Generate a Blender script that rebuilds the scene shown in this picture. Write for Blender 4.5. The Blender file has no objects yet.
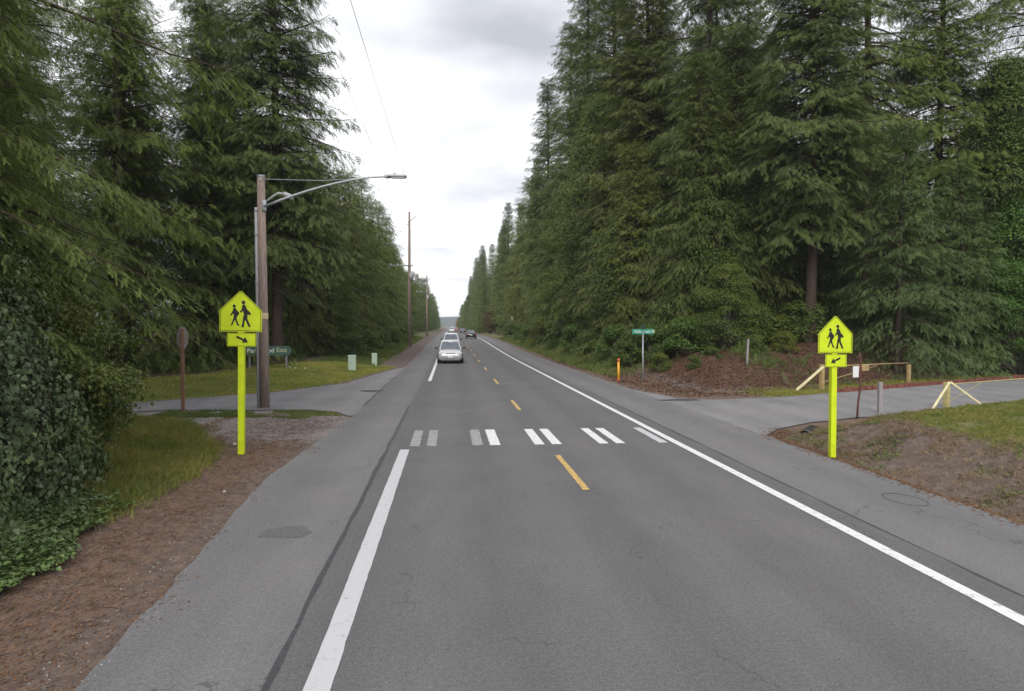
import bpy, bmesh, math, random
import numpy as np
from mathutils import Vector, Matrix
C = bpy.context; SC = C.scene; COL = SC.collection
R = math.radians
rng = np.random.default_rng(7); random.seed(7)

# ------------------------------------------------ camera, world, sun, exposure
cam = bpy.data.cameras.new('camera'); camo = bpy.data.objects.new('camera', cam); COL.objects.link(camo)
camo.location = (0, 0, 2.7)
camo.rotation_euler = (math.pi/2 - math.atan(19.5/700), 0, -math.atan(62/700))
cam.sensor_width = 36; cam.lens = 36*700/1024; cam.clip_start = 0.05; cam.clip_end = 12000
SC.camera = camo

SUN_EL, SUN_AZ = 36, 192      # azimuth measured clockwise from +Y (road direction)
W = bpy.data.worlds.new('World'); SC.world = W; W.use_nodes = True
nt = W.node_tree; nt.nodes.clear()
def N(nt, t, **k):
    n = nt.nodes.new(t)
    for a, v in k.items():
        if a == 'op': n.operation = v
        else: setattr(n, a, v)
    return n
def L(nt, a, b): nt.links.new(a, b)
sky = N(nt, 'ShaderNodeTexSky'); sky.sky_type = 'NISHITA'; sky.sun_disc = False
sky.sun_elevation = R(SUN_EL); sky.sun_rotation = R(SUN_AZ)
bg1 = N(nt, 'ShaderNodeBackground'); bg1.inputs[1].default_value = 0.1
L(nt, sky.outputs[0], bg1.inputs[0])
# cloud deck: mapped as a flat layer overhead so that it stretches towards the horizon
tc = N(nt, 'ShaderNodeTexCoord'); sep = N(nt, 'ShaderNodeSeparateXYZ'); L(nt, tc.outputs['Generated'], sep.inputs[0])
zz = N(nt, 'ShaderNodeMath', op='ADD'); zz.inputs[1].default_value = 0.12
zm = N(nt, 'ShaderNodeMath', op='MAXIMUM'); zm.inputs[1].default_value = 0.0
L(nt, sep.outputs[2], zm.inputs[0]); L(nt, zm.outputs[0], zz.inputs[0])
dx = N(nt, 'ShaderNodeMath', op='DIVIDE'); dy = N(nt, 'ShaderNodeMath', op='DIVIDE')
L(nt, sep.outputs[0], dx.inputs[0]); L(nt, zz.outputs[0], dx.inputs[1])
L(nt, sep.outputs[1], dy.inputs[0]); L(nt, zz.outputs[0], dy.inputs[1])
cmb = N(nt, 'ShaderNodeCombineXYZ'); L(nt, dx.outputs[0], cmb.inputs[0]); L(nt, dy.outputs[0], cmb.inputs[1])
n1 = N(nt, 'ShaderNodeTexNoise'); n1.inputs['Scale'].default_value = 0.85; n1.inputs['Detail'].default_value = 5
n1.inputs['Roughness'].default_value = 0.5
mp = N(nt, 'ShaderNodeMapping'); mp.inputs['Location'].default_value = (7.25, 4.8, 0)
L(nt, cmb.outputs[0], mp.inputs[0]); L(nt, mp.outputs[0], n1.inputs[0])
cr = N(nt, 'ShaderNodeValToRGB'); cr.color_ramp.elements[0].position = 0.30; cr.color_ramp.elements[1].position = 0.53
cr.color_ramp.elements[0].color = (0.40, 0.41, 0.45, 1); cr.color_ramp.elements[1].color = (0.90, 0.90, 0.92, 1)
L(nt, n1.outputs[0], cr.inputs[0])
bg2 = N(nt, 'ShaderNodeBackground'); bg2.inputs[1].default_value = 1.0; L(nt, cr.outputs[0], bg2.inputs[0])
mx = N(nt, 'ShaderNodeMixShader'); mx.inputs[0].default_value = 0.93
L(nt, bg1.outputs[0], mx.inputs[1]); L(nt, bg2.outputs[0], mx.inputs[2])
wo = N(nt, 'ShaderNodeOutputWorld'); L(nt, mx.outputs[0], wo.inputs[0])

sl = bpy.data.lights.new('sun', 'SUN'); sl.energy = 1.5; sl.angle = R(18); sl.color = (1, 0.96, 0.9)
so = bpy.data.objects.new('sun', sl); COL.objects.link(so)
sd = Vector((math.sin(R(SUN_AZ))*math.cos(R(SUN_EL)), math.cos(R(SUN_AZ))*math.cos(R(SUN_EL)), math.sin(R(SUN_EL))))
so.rotation_euler = sd.to_track_quat('Z', 'Y').to_euler(); so.location = sd*60
SC.view_settings.view_transform = 'Standard'; SC.view_settings.look = 'None'
SC.view_settings.gamma = 1; SC.view_settings.exposure = 0.62
SC.render.engine = 'CYCLES'
cy = SC.cycles; cy.use_denoising = True; cy.max_bounces = 5; cy.diffuse_bounces = 3; cy.glossy_bounces = 2
cy.transmission_bounces = 3; cy.transparent_max_bounces = 4; cy.sample_clamp_indirect = 4

# ------------------------------------------------ helpers
def tag(o, label=None, cat=None, group=None, kind=None):
    if label: o['label'] = label
    if cat: o['category'] = cat
    if group: o['group'] = group
    if kind: o['kind'] = kind
    return o
def empty(name, loc=(0,0,0), rz=0):
    o = bpy.data.objects.new(name, None); COL.objects.link(o); o.location = loc; o.rotation_euler = (0,0,rz)
    o.empty_display_size = 0.2
    return o
def link(name, me, mat=None, parent=None):
    o = bpy.data.objects.new(name, me); COL.objects.link(o)
    if mat is not None and not me.materials:
        for m in (mat if isinstance(mat, (list, tuple)) else [mat]): me.materials.append(m)
    if parent is not None: o.parent = parent
    return o
def bobj(name, bm, mat, parent=None, smooth=False):
    bmesh.ops.recalc_face_normals(bm, faces=bm.faces)
    me = bpy.data.meshes.new(name); bm.to_mesh(me); bm.free()
    if smooth:
        me.polygons.foreach_set('use_smooth', [True]*len(me.polygons))
    return link(name, me, mat, parent)
def copy_tree(o, parent=None):
    c = o.copy(); COL.objects.link(c); c.parent = parent
    for ch in list(o.children): copy_tree(ch, c)
    return c
def box(bm, c, s, rot=None, bev=0.0):
    r = bmesh.ops.create_cube(bm, size=1); vs = r['verts']
    M = Matrix.Translation(Vector(c)) @ (rot.to_4x4() if rot is not None else Matrix.Identity(4)) @ Matrix.Diagonal((*s, 1))
    bmesh.ops.transform(bm, matrix=M, verts=vs)
    if bev > 0:
        es = list({e for v in vs for e in v.link_edges})
        bmesh.ops.bevel(bm, geom=es, offset=bev, segments=2, affect='EDGES', profile=0.5)
def tube(bm, pts, rads, n=10, cap=True):
    pts = [Vector(p) for p in pts]
    if not isinstance(rads, (list, tuple)): rads = [rads]*len(pts)
    rings = []; up = None
    for i, p in enumerate(pts):
        d = (pts[min(i+1, len(pts)-1)] - pts[max(i-1, 0)]).normalized()
        a = d.orthogonal().normalized() if up is None else (up - d*up.dot(d)).normalized()
        up = a; b = d.cross(a)
        rings.append([bm.verts.new(p + (a*math.cos(2*math.pi*k/n) + b*math.sin(2*math.pi*k/n))*rads[i]) for k in range(n)])
    for i in range(len(rings)-1):
        for k in range(n):
            bm.faces.new((rings[i][k], rings[i][(k+1)%n], rings[i+1][(k+1)%n], rings[i+1][k]))
    if cap: bm.faces.new(rings[0][::-1]); bm.faces.new(rings[-1])
def bar(bm, a, b, w, t=None):
    a = Vector(a); b = Vector(b); d = b-a; t = t or w
    q = d.to_track_quat('Z', 'Y').to_matrix()
    box(bm, (a+b)/2, (w, t, d.length), q, min(w, t)*0.12)
def prism(bm, pts, y0, y1):      # polygon in XZ extruded along Y
    f = [bm.verts.new((x, y0, z)) for x, z in pts]; b = [bm.verts.new((x, y1, z)) for x, z in pts]
    bm.faces.new(f); bm.faces.new(b[::-1]); n = len(pts)
    for i in range(n): bm.faces.new((f[i], f[(i+1)%n], b[(i+1)%n], b[i]))

# numpy mesh
def npmesh(name, V, F, tone=None, smooth=False, attrs=None):
    V = np.asarray(V, np.float32).reshape(-1, 3); F = np.asarray(F, np.int32)
    me = bpy.data.meshes.new(name); k = F.shape[1]; m = F.shape[0]
    me.vertices.add(len(V)); me.vertices.foreach_set('co', V.ravel())
    me.loops.add(m*k); me.loops.foreach_set('vertex_index', F.ravel())
    me.polygons.add(m); me.polygons.foreach_set('loop_start', np.arange(0, m*k, k, dtype=np.int32))
    me.polygons.foreach_set('loop_total', np.full(m, k, np.int32))
    if smooth: me.polygons.foreach_set('use_smooth', np.ones(m, bool))
    me.update(calc_edges=True)
    if tone is not None: attrs = dict(attrs or {}, tone=tone)
    for nm, a in (attrs or {}).items():
        at = me.attributes.new(nm, 'FLOAT', 'POINT'); at.data.foreach_set('value', np.asarray(a, np.float32))
    return me
def unit(a): return a/np.maximum(np.linalg.norm(a, axis=-1, keepdims=True), 1e-9)
def inst(tv, tf, P, X, Y, Z, S):
    """place a small template (tv, tf) at each P with axes X,Y,Z scaled by S"""
    tv = np.asarray(tv, float); S = np.asarray(S, float)
    if S.ndim == 1: S = np.repeat(S[:, None], 3, 1)
    V = P[:, None, :] + tv[None, :, 0:1]*(X*S[:, 0:1])[:, None, :] + tv[None, :, 1:2]*(Y*S[:, 1:2])[:, None, :] + tv[None, :, 2:3]*(Z*S[:, 2:3])[:, None, :]
    n = len(P); F = np.asarray(tf)[None] + (np.arange(n)*len(tv))[:, None, None]
    return V.reshape(-1, 3), F.reshape(-1, len(tf[0]))
_perm = np.random.default_rng(3).random((256, 256))
def vnoise(x, y, s=1.0, o=0):
    x = np.asarray(x, float)*s + 37.2*o + 1000; y = np.asarray(y, float)*s + 17.7*o + 1000
    xi = np.floor(x).astype(int); yi = np.floor(y).astype(int); fx = x-xi; fy = y-yi
    fx = fx*fx*(3-2*fx); fy = fy*fy*(3-2*fy)
    g = lambda i, j: _perm[i % 256, j % 256]
    return (g(xi, yi)*(1-fx)+g(xi+1, yi)*fx)*(1-fy) + (g(xi, yi+1)*(1-fx)+g(xi+1, yi+1)*fx)*fy
def fbm(x, y, s=1.0, o=0, n=4):
    r = 0; a = 0.5; t = 0
    for i in range(n): r = r + a*vnoise(x, y, s*2**i, o+i); t += a; a *= 0.5
    return r/t
def ss(a, b, x):
    t = np.clip((np.asarray(x, float)-a)/(b-a), 0, 1); return t*t*(3-2*t)

# ------------------------------------------------ materials
def mat(name, rough=0.6, spec=0.4):
    m = bpy.data.materials.new(name); m.use_nodes = True; t = m.node_tree
    b = t.nodes['Principled BSDF']; b.inputs['Roughness'].default_value = rough
    b.inputs['Specular IOR Level'].default_value = spec
    return m, t, b
def noise(t, scale, detail=4, coord='Object', rough=0.55, vec=None, stretch=None):
    n = N(t, 'ShaderNodeTexNoise'); n.inputs['Scale'].default_value = scale; n.inputs['Detail'].default_value = detail
    n.inputs['Roughness'].default_value = rough
    if vec is None: c = N(t, 'ShaderNodeTexCoord'); vec = c.outputs[coord]
    if stretch:
        mp = N(t, 'ShaderNodeMapping'); mp.inputs['Scale'].default_value = stretch; L(t, vec, mp.inputs[0]); vec = mp.outputs[0]
    L(t, vec, n.inputs['Vector'])
    return n.outputs[0]
def ramp(t, fac, stops):
    r = N(t, 'ShaderNodeValToRGB'); e = r.color_ramp.elements
    while len(e) < len(stops): e.new(0.5)
    for i, (p, c) in enumerate(stops):
        e[i].position = p; e[i].color = (*(c if hasattr(c, '__len__') else (c, c, c)), 1)
    L(t, fac, r.inputs[0]); return r.outputs[0]
def mixc(t, fac, a, b, mode='MIX'):
    m = N(t, 'ShaderNodeMix'); m.data_type = 'RGBA'; m.blend_type = mode
    for s, v in ((m.inputs[0], fac), (m.inputs[6], a), (m.inputs[7], b)):
        if hasattr(v, 'links') or hasattr(v, 'is_linked'): L(t, v, s)
        elif isinstance(v, (int, float)): s.default_value = v
        else: s.default_value = (*v, 1)
    return m.outputs[2]
def mth(t, op, a, b=0.0, clamp=False):
    m = N(t, 'ShaderNodeMath', op=op); m.use_clamp = clamp
    for s, v in ((m.inputs[0], a), (m.inputs[1], b)):
        if isinstance(v, (int, float)): s.default_value = v
        else: L(t, v, s)
    return m.outputs[0]
def bump(t, b, h, strength=0.3, dist=0.02):
    n = N(t, 'ShaderNodeBump'); n.inputs['Strength'].default_value = strength; n.inputs['Distance'].default_value = dist
    L(t, h, n.inputs['Height']); L(t, n.outputs[0], b.inputs['Normal'])
def attr(t, nm):
    a = N(t, 'ShaderNodeAttribute'); a.attribute_name = nm; return a.outputs['Fac']

def asphalt(name, v, crack=0.35, patch=0.08):
    m, t, b = mat(name, 0.85, 0.3)
    big = noise(t, 0.35, 5); mid = noise(t, 2.2, 5, stretch=(1.6, 0.35, 1)); fine = noise(t, 75, 3, rough=0.8)
    vo = N(t, 'ShaderNodeTexVoronoi'); vo.inputs['Scale'].default_value = 60
    tc = N(t, 'ShaderNodeTexCoord'); L(t, tc.outputs['Object'], vo.inputs['Vector'])
    c = ramp(t, big, [(0.3, (v*(1-patch), v*(1-patch), v*(1-patch)*1.03)), (0.7, (v*(1+patch)*1.03, v*(1+patch)*0.985, v*(1+patch)*0.99))])
    c = mixc(t, 1.0, c, ramp(t, mid, [(0.3, 0.94), (0.7, 1.05)]), 'MULTIPLY')
    c = mixc(t, 1.0, c, ramp(t, fine, [(0.25, 0.4), (0.5, 1.0), (0.75, 1.9)]), 'MULTIPLY')
    c = mixc(t, 1.0, c, ramp(t, noise(t, 22, 4, rough=0.75), [(0.3, 0.78), (0.7, 1.22)]), 'MULTIPLY')
    # long thin wandering cracks
    wv = N(t, 'ShaderNodeTexVoronoi'); wv.feature = 'DISTANCE_TO_EDGE'; wv.inputs['Scale'].default_value = 0.28
    nn = N(t, 'ShaderNodeTexNoise'); nn.inputs['Scale'].default_value = 1.6; nn.inputs['Detail'].default_value = 5
    L(t, tc.outputs['Object'], nn.inputs['Vector'])
    add = N(t, 'ShaderNodeVectorMath'); add.operation = 'ADD'; sc = N(t, 'ShaderNodeVectorMath'); sc.operation = 'SCALE'
    sc.inputs['Scale'].default_value = 1.3; L(t, nn.outputs[1], sc.inputs[0]); L(t, tc.outputs['Object'], add.inputs[0]); L(t, sc.outputs[0], add.inputs[1])
    L(t, add.outputs[0], wv.inputs['Vector'])
    line = mth(t, 'LESS_THAN', wv.outputs['Distance'], 0.0035)
    gate = mth(t, 'GREATER_THAN', noise(t, 0.5, 3), 0.53)
    c = mixc(t, mth(t, 'MULTIPLY', mth(t, 'MULTIPLY', line, gate), crack), c, (v*0.4, v*0.4, v*0.4))
    # tyre polished wheel paths and darker lane centres
    sx = N(t, 'ShaderNodeSeparateXYZ'); L(t, tc.outputs['Object'], sx.inputs[0])
    ph = mth(t, 'MULTIPLY', mth(t, 'ADD', sx.outputs[0], mth(t, 'MULTIPLY', noise(t, 0.25, 2), 0.35)), 3.927)
    cs = mth(t, 'COSINE', mth(t, 'SUBTRACT', ph, 3.0)); c = mixc(t, 1.0, c, ramp(t, mth(t, 'ADD', mth(t, 'MULTIPLY', cs, 0.5), 0.5), [(0.0, 1.05), (1.0, 0.93)]), 'MULTIPLY')
    # oil and damp blotches
    c = mixc(t, mth(t, 'MULTIPLY', ramp(t, noise(t, 0.9, 6, rough=0.65), [(0.60, 0.0), (0.70, 1.0)]), 0.14), c, (v*0.55, v*0.53, v*0.55))
    L(t, c, b.inputs['Base Color'])
    bump(t, b, fine, 0.35, 0.01)
    return m
M = {}
M['asphalt'] = asphalt('asphalt_lanes', 0.125)
M['shoulder'] = asphalt('asphalt_shoulder', 0.155, 0.6)
M['sideroad'] = asphalt('asphalt_side_road', 0.195, 0.5, 0.14)

def paint(name, col, wear=0.35, base=0.12):
    m, t, b = mat(name, 0.7, 0.3)
    w = ramp(t, noise(t, 9, 6, rough=0.75), [(0.60-wear*0.6, 1.0), (0.80-wear*0.25, 0.0)])
    sp = ramp(t, noise(t, 70, 3, rough=0.8), [(0.3, 0.55), (0.5, 1.0)])
    c = mixc(t, w, (base, base, base*1.03), col)
    c = mixc(t, 1.0, c, mixc(t, wear, (1, 1, 1), sp), 'MULTIPLY')
    L(t, c, b.inputs['Base Color']); return m
M['white_paint'] = paint('white_road_paint', (0.72, 0.72, 0.71), 0.12)
M['white_worn'] = paint('worn_white_road_paint', (0.46, 0.46, 0.47), 0.45)
M['white_old'] = paint('old_edge_line_paint', (0.52, 0.52, 0.54), 0.05)
M['yellow_paint'] = paint('yellow_road_paint', (0.68, 0.44, 0.13), 0.3)

def plain(name, col, rough=0.6, metal=0.0, var=0.15, scale=8, spec=0.4, stretch=None, bmp=0.0):
    m, t, b = mat(name, rough, spec); b.inputs['Metallic'].default_value = metal
    n = noise(t, scale, 5, stretch=stretch)
    c = mixc(t, 1.0, col, ramp(t, n, [(0.25, 1-var), (0.75, 1+var)]), 'MULTIPLY')
    L(t, c, b.inputs['Base Color'])
    if bmp: bump(t, b, n, bmp, 0.01)
    return m
M['tar'] = plain('tar', (0.055, 0.055, 0.06), 0.7, var=0.4, scale=15)
M['iron'] = plain('oily_patch', (0.138, 0.133, 0.134), 0.7, 0.3, 0.3, 20)
M['pole_wood'] = plain('weathered_pole_wood', (0.27, 0.205, 0.175), 0.9, var=0.45, scale=9, stretch=(3, 3, 0.25), bmp=0.5)
M['brown_post'] = plain('brown_post', (0.22, 0.12, 0.075), 0.9, var=0.3, scale=10, stretch=(3, 3, 0.3))
M['galv'] = plain('galvanised_metal', (0.36, 0.38, 0.40), 0.5, 0.5, 0.15, 5)
M['conduit'] = plain('pale_plastic_conduit', (0.42, 0.42, 0.44), 0.6, var=0.12)
M['lime'] = plain('fluorescent_yellow_green_sheet', (0.54, 0.67, 0.012), 0.45, var=0.10, scale=5)
M['limepost'] = plain('fluorescent_yellow_green_post', (0.56, 0.69, 0.012), 0.5, var=0.14, scale=6)
M['black'] = plain('black_sign_ink', (0.012, 0.012, 0.012), 0.5, var=0.2)
M['signback'] = plain('grey_sign_back', (0.30, 0.28, 0.27), 0.5, 0.3, 0.15)
M['green_sign'] = plain('green_sign_sheet', (0.03, 0.25, 0.17), 0.45, var=0.1)
M['dark_green_sign'] = plain('dark_green_board', (0.05, 0.10, 0.075), 0.6, var=0.2)
M['letter'] = plain('pale_lettering', (0.72, 0.74, 0.68), 0.5, var=0.06)
M['letter_yellow'] = plain('cream_lettering', (0.5, 0.52, 0.3), 0.5, var=0.06)
M['greywood'] = plain('grey_painted_wood', (0.22, 0.22, 0.24), 0.8, var=0.25)
M['pedestal'] = plain('pale_green_utility_box', (0.36, 0.45, 0.37), 0.55, var=0.12)
M['marker'] = plain('orange_yellow_marker', (0.75, 0.36, 0.03), 0.5, var=0.1)
M['orange'] = plain('orange_base', (0.5, 0.12, 0.03), 0.6, var=0.2)
M['gate_yellow'] = plain('faded_yellow_gate_paint', (0.36, 0.26, 0.12), 0.6, var=0.35, scale=6)
M['pale_yellow'] = plain('pale_cream_painted_timber', (0.66, 0.60, 0.36), 0.7, var=0.2, scale=6)
M['olive_post'] = plain('dull_yellow_post', (0.40, 0.35, 0.16), 0.75, var=0.3)
M['white'] = plain('white_panel', (0.75, 0.75, 0.76), 0.5, var=0.06)
M['red_kerb'] = plain('rusty_red_kerb', (0.16, 0.055, 0.04), 0.9, var=0.6, scale=4, bmp=0.4)
M['grey_post'] = plain('weathered_grey_post', (0.27, 0.25, 0.25), 0.9, var=0.25, stretch=(3, 3, 0.4))
M['rust'] = plain('rusty_iron', (0.11, 0.045, 0.035), 0.8, var=0.4)
M['wire'] = plain('dark_cable', (0.05, 0.05, 0.055), 0.6, var=0.1)
M['concrete'] = plain('concrete', (0.3, 0.29, 0.27), 0.9, var=0.2)
M['culvert'] = plain('dark_culvert', (0.02, 0.018, 0.016), 0.9, var=0.3)
M['cream_wood'] = plain('cream_gate_post', (0.62, 0.5, 0.3), 0.8, var=0.2)
M['red_wood'] = plain('red_brown_boards', (0.16, 0.05, 0.03), 0.8, var=0.3)
M['stone'] = plain('pale_stone', (0.4, 0.38, 0.36), 0.9, var=0.3, bmp=0.3)

def bark(name, col):
    m, t, b = mat(name, 0.95, 0.2)
    n = noise(t, 6, 6, stretch=(4, 4, 0.6), rough=0.7)
    L(t, ramp(t, n, [(0.3, tuple(c*0.5 for c in col)), (0.7, tuple(c*1.35 for c in col))]), b.inputs['Base Color'])
    bump(t, b, n, 0.7, 0.05); return m
M['bark'] = bark('conifer_bark', (0.065, 0.048, 0.038))
M['bark2'] = bark('grey_bark', (0.13, 0.11, 0.09))

def foliage(name, cols, rough=0.6, transl=0.25, spec=0.25):
    """cols: dark -> light leaf colours picked by the leaf's own tone; the tree's object colour tints it"""
    m, t, b = mat(name, rough, spec)
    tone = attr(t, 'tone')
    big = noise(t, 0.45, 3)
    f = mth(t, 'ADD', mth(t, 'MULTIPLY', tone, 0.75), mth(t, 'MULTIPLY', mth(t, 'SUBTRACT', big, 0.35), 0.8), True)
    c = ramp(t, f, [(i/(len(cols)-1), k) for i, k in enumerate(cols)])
    oi = N(t, 'ShaderNodeObjectInfo')
    c = mixc(t, 1.0, c, oi.outputs['Color'], 'MULTIPLY')
    L(t, c, b.inputs['Base Color'])
    tr = N(t, 'ShaderNodeBsdfTranslucent'); L(t, mixc(t, 1.0, c, (1.15, 1.35, 0.6), 'MULTIPLY'), tr.inputs[0])
    ms = N(t, 'ShaderNodeMixShader'); ms.inputs[0].default_value = transl
    L(t, b.outputs[0], ms.inputs[1]); L(t, tr.outputs[0], ms.inputs[2])
    L(t, ms.outputs[0], t.nodes['Material Output'].inputs[0]); return m
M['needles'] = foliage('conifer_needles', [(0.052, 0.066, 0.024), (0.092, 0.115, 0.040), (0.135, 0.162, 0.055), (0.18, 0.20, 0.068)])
M['leaves'] = foliage('broad_leaves', [(0.042, 0.072, 0.020), (0.08, 0.125, 0.032), (0.13, 0.17, 0.05), (0.20, 0.17, 0.05)], 0.5, 0.3, 0.35)
M['ivy'] = foliage('ivy_leaves', [(0.036, 0.056, 0.024), (0.062, 0.090, 0.038), (0.10, 0.14, 0.06), (0.24, 0.25, 0.08)], 0.42, 0.15, 0.4)
M['grass'] = foliage('grass_blades', [(0.06, 0.09, 0.028), (0.10, 0.145, 0.04), (0.17, 0.19, 0.06), (0.28, 0.23, 0.11)], 0.6, 0.3, 0.25)
M['litter'] = foliage('fallen_leaves', [(0.07, 0.032, 0.02), (0.17, 0.075, 0.04), (0.30, 0.13, 0.055), (0.38, 0.25, 0.12)], 0.85, 0.1, 0.2)
M['gravel'] = foliage('gravel_stones', [(0.09, 0.08, 0.075), (0.2, 0.18, 0.17), (0.3, 0.28, 0.27), (0.4, 0.39, 0.38)], 0.9, 0.0, 0.3)
M['straw'] = foliage('dead_grass', [(0.10, 0.065, 0.045), (0.19, 0.135, 0.09), (0.29, 0.22, 0.15), (0.33, 0.28, 0.18)], 0.85, 0.15, 0.2)

# ground: attributes say what covers it (grass, needles, leaf mould), noise breaks the borders
def ground_mat():
    m, t, b = mat('ground_soil', 0.95, 0.2)
    fine = noise(t, 45, 4, rough=0.8); mid = noise(t, 5, 6, rough=0.65); big = noise(t, 0.8, 4)
    soil = ramp(t, mid, [(0.3, (0.095, 0.070, 0.058)), (0.55, (0.16, 0.122, 0.104)), (0.75, (0.23, 0.185, 0.16))])
    ndl = ramp(t, mid, [(0.3, (0.085, 0.055, 0.044)), (0.5, (0.150, 0.108, 0.086)), (0.64, (0.19, 0.125, 0.092)), (0.78, (0.25, 0.19, 0.155))])
    grs = ramp(t, mid, [(0.3, (0.085, 0.095, 0.034)), (0.55, (0.14, 0.145, 0.055)), (0.75, (0.21, 0.18, 0.09))])
    grv = ramp(t, mid, [(0.3, (0.18, 0.155, 0.145)), (0.7, (0.29, 0.26, 0.245))])
    lf = ramp(t, mid, [(0.3, (0.05, 0.03, 0.022)), (0.55, (0.105, 0.06, 0.042)), (0.75, (0.17, 0.11, 0.075))])
    def edge(a):
        x = mth(t, 'ADD', attr(t, a), mth(t, 'MULTIPLY', mth(t, 'SUBTRACT', mid, 0.5), 1.3))
        return mth(t, 'MULTIPLY', mth(t, 'SUBTRACT', x, 0.4), 4.0, True)
    c = mixc(t, edge('needle'), soil, ndl)
    c = mixc(t, edge('gravel'), c, grv)
    c = mixc(t, edge('leaf'), c, lf)
    c = mixc(t, edge('grass'), c, grs)
    c = mixc(t, 1.0, c, ramp(t, fine, [(0.25, 0.55), (0.5, 1.0), (0.75, 1.45)]), 'MULTIPLY')
    L(t, c, b.inputs['Base Color'])
    bump(t, b, mth(t, 'ADD', fine, mid), 0.6, 0.03); return m
M['ground'] = ground_mat()

# ------------------------------------------------ terrain
def RZ(y): return 0.5*ss(50, 125, y)
POLY_L = [(-2.6, 20.6), (-2.95, 21.3), (-3.6, 22.4), (-4.6, 23.1), (-9.1, 23.4), (-13, 21.8), (-30, 12), (-60, -4), (-60, 4), (-30, 18), (-16, 23.8), (-10.6, 26.2), (-7.2, 29.2), (-4.9, 33.7), (-4.0, 41.0), (-2.95, 47), (-2.6, 47.5)]
POLY_R = [(7.5, 16.2), (7.85, 16.7), (8.6, 17.7), (10.2, 18.9), (13, 20.1), (20.9, 23.8), (60, 43.5), (60, 49.5), (29.7, 33.8), (12.5, 25.6), (9.6, 24.9), (8.5, 25.6), (7.9, 28.2), (7.7, 30), (7.5, 30.2)]
def sdist(P, poly):
    P = np.asarray(P, float); d = np.full(len(P), 1e9); ins = np.zeros(len(P), bool); n = len(poly)
    for i in range(n):
        a = np.array(poly[i], float); b = np.array(poly[(i+1)%n], float); e = b-a
        w = P-a; tt = np.clip((w@e)/(e@e), 0, 1)[:, None]; d = np.minimum(d, np.linalg.norm(w-e*tt, axis=1))
        c = ((a[1] > P[:, 1]) != (b[1] > P[:, 1]))
        xi = a[0]+(P[:, 1]-a[1])/((b[1]-a[1]) if abs(b[1]-a[1]) > 1e-9 else 1e-9)*(b[0]-a[0])
        ins ^= c & (P[:, 0] < xi)
    return np.where(ins, -d, d)
def edgeL(y): return np.interp(y, [-40, 5, 7.4, 12.5, 17, 21, 47, 60, 900], [-2.75, -2.77, -2.9, -3.25, -3.1, -2.9, -2.95, -2.95, -2.95])
def edgeR(y): return np.interp(y, [-40, 9, 17, 30, 60, 900], [7.75, 7.75, 7.75, 7.7, 7.6, 7.6])
nearR = lambda x: np.interp(x, [7.5, 8.6, 10.2, 13, 20.9, 60], [16.2, 17.7, 18.9, 20.1, 23.8, 43.5])
farR = lambda x: np.interp(x, [7.7, 8.5, 9.6, 12.5, 29.7, 60], [30, 25.6, 24.9, 25.6, 33.8, 49.5])
def fields(x, y):
    x = np.asarray(x, float); y = np.asarray(y, float); P = np.stack([x, y], 1)
    dm = np.maximum(edgeL(y)-x, x-edgeR(y)); dl = sdist(P, POLY_L); dr = sdist(P, POLY_R)
    d = np.minimum(np.minimum(dm, dl), dr); dp = np.maximum(d, 0)
    nz = fbm(x, y, 0.5, 1)-0.5; nf = fbm(x, y, 2.5, 5)-0.5
    right = x > 2; front = right & (y < nearR(x)+0.5); back = right & ~front
    h = np.zeros_like(x)
    # right, near: gutter and earth bank up to the grassy top
    hb = -0.10*np.exp(-((dp-0.45)/0.3)**2) + 0.56*ss(0.5, 2.5, dp+nz*0.9) + nf*0.22*ss(0.3, 1.0, dp) + (fbm(x, y, 6.0, 8)-0.5)*0.13*ss(0.3, 0.9, dp)*(1-ss(2.6, 3.4, dp)) - 0.02*ss(5, 20, dp)*0
    fade = ss(0.2, 3.2, dr)*0.75+0.25
    h = np.where(front, hb*fade, h)
    # right, beyond the side road: verge then the leafy slope
    vg = np.where(x > 13, 2.6, np.interp(y, [25, 32, 40, 60], [2.9, 1.6, 0.9, 0.6]))
    hs = ((1.55+0.9*np.maximum(ss(17, 24, x), ss(38, 46, y)))*ss(0, 5.5, dp-vg+nz) + 0.05*np.maximum(dp-vg-5.5, 0)*(dp < 60))*(1-0.8*ss(110, 150, y)) + nf*0.14*ss(0.3, 1.5, dp)
    h = np.where(back, hs, h)
    # left
    hl = 0.28*ss(0.8, 5, dp+nz) + nf*0.10*ss(0.2, 1.0, dp)
    h = np.where(~right, np.where(y < 24, hl*0.9, hl*1.3), h)
    z = RZ(y) - 0.035 + h*ss(0.0, 0.5, d)
    return z, d, dr, dl, front, back, right
def HZ(x, y): return fields(np.atleast_1d(x), np.atleast_1d(y))[0]
def hz(x, y): return float(HZ(x, y)[0])
gx = np.unique(np.concatenate([-np.geomspace(18, 4000, 26), np.arange(-18, -12, 0.6), np.arange(-12, 26, 0.2), np.arange(26, 40, 0.6), np.geomspace(40, 4000, 24)]))
gy = np.unique(np.concatenate([[-3000, -800, -200, -60, -20, -8], np.arange(-4, 42, 0.2), np.arange(42, 70, 0.7), np.arange(70, 200, 4), np.geomspace(200, 6000, 24)]))
X, Y = np.meshgrid(gx, gy); xs, ys = X.ravel(), Y.ravel()
z, d, dr, dl, front, back, right = fields(xs, ys)
z = z + np.where(np.abs(ys) > 700, -0.4*ss(700, 3000, np.abs(ys)), 0)
nA = fbm(xs, ys, 0.6, 9)
topmask = front*ss(2.0, 2.7, d+(nA-0.5)*1.2)
path = np.exp(-((ys-(nearR(xs)-1.6-0.03*(xs-10)))/0.38)**2)*front*ss(8.8, 10.5, xs)
grass = topmask*(1-path)
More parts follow.
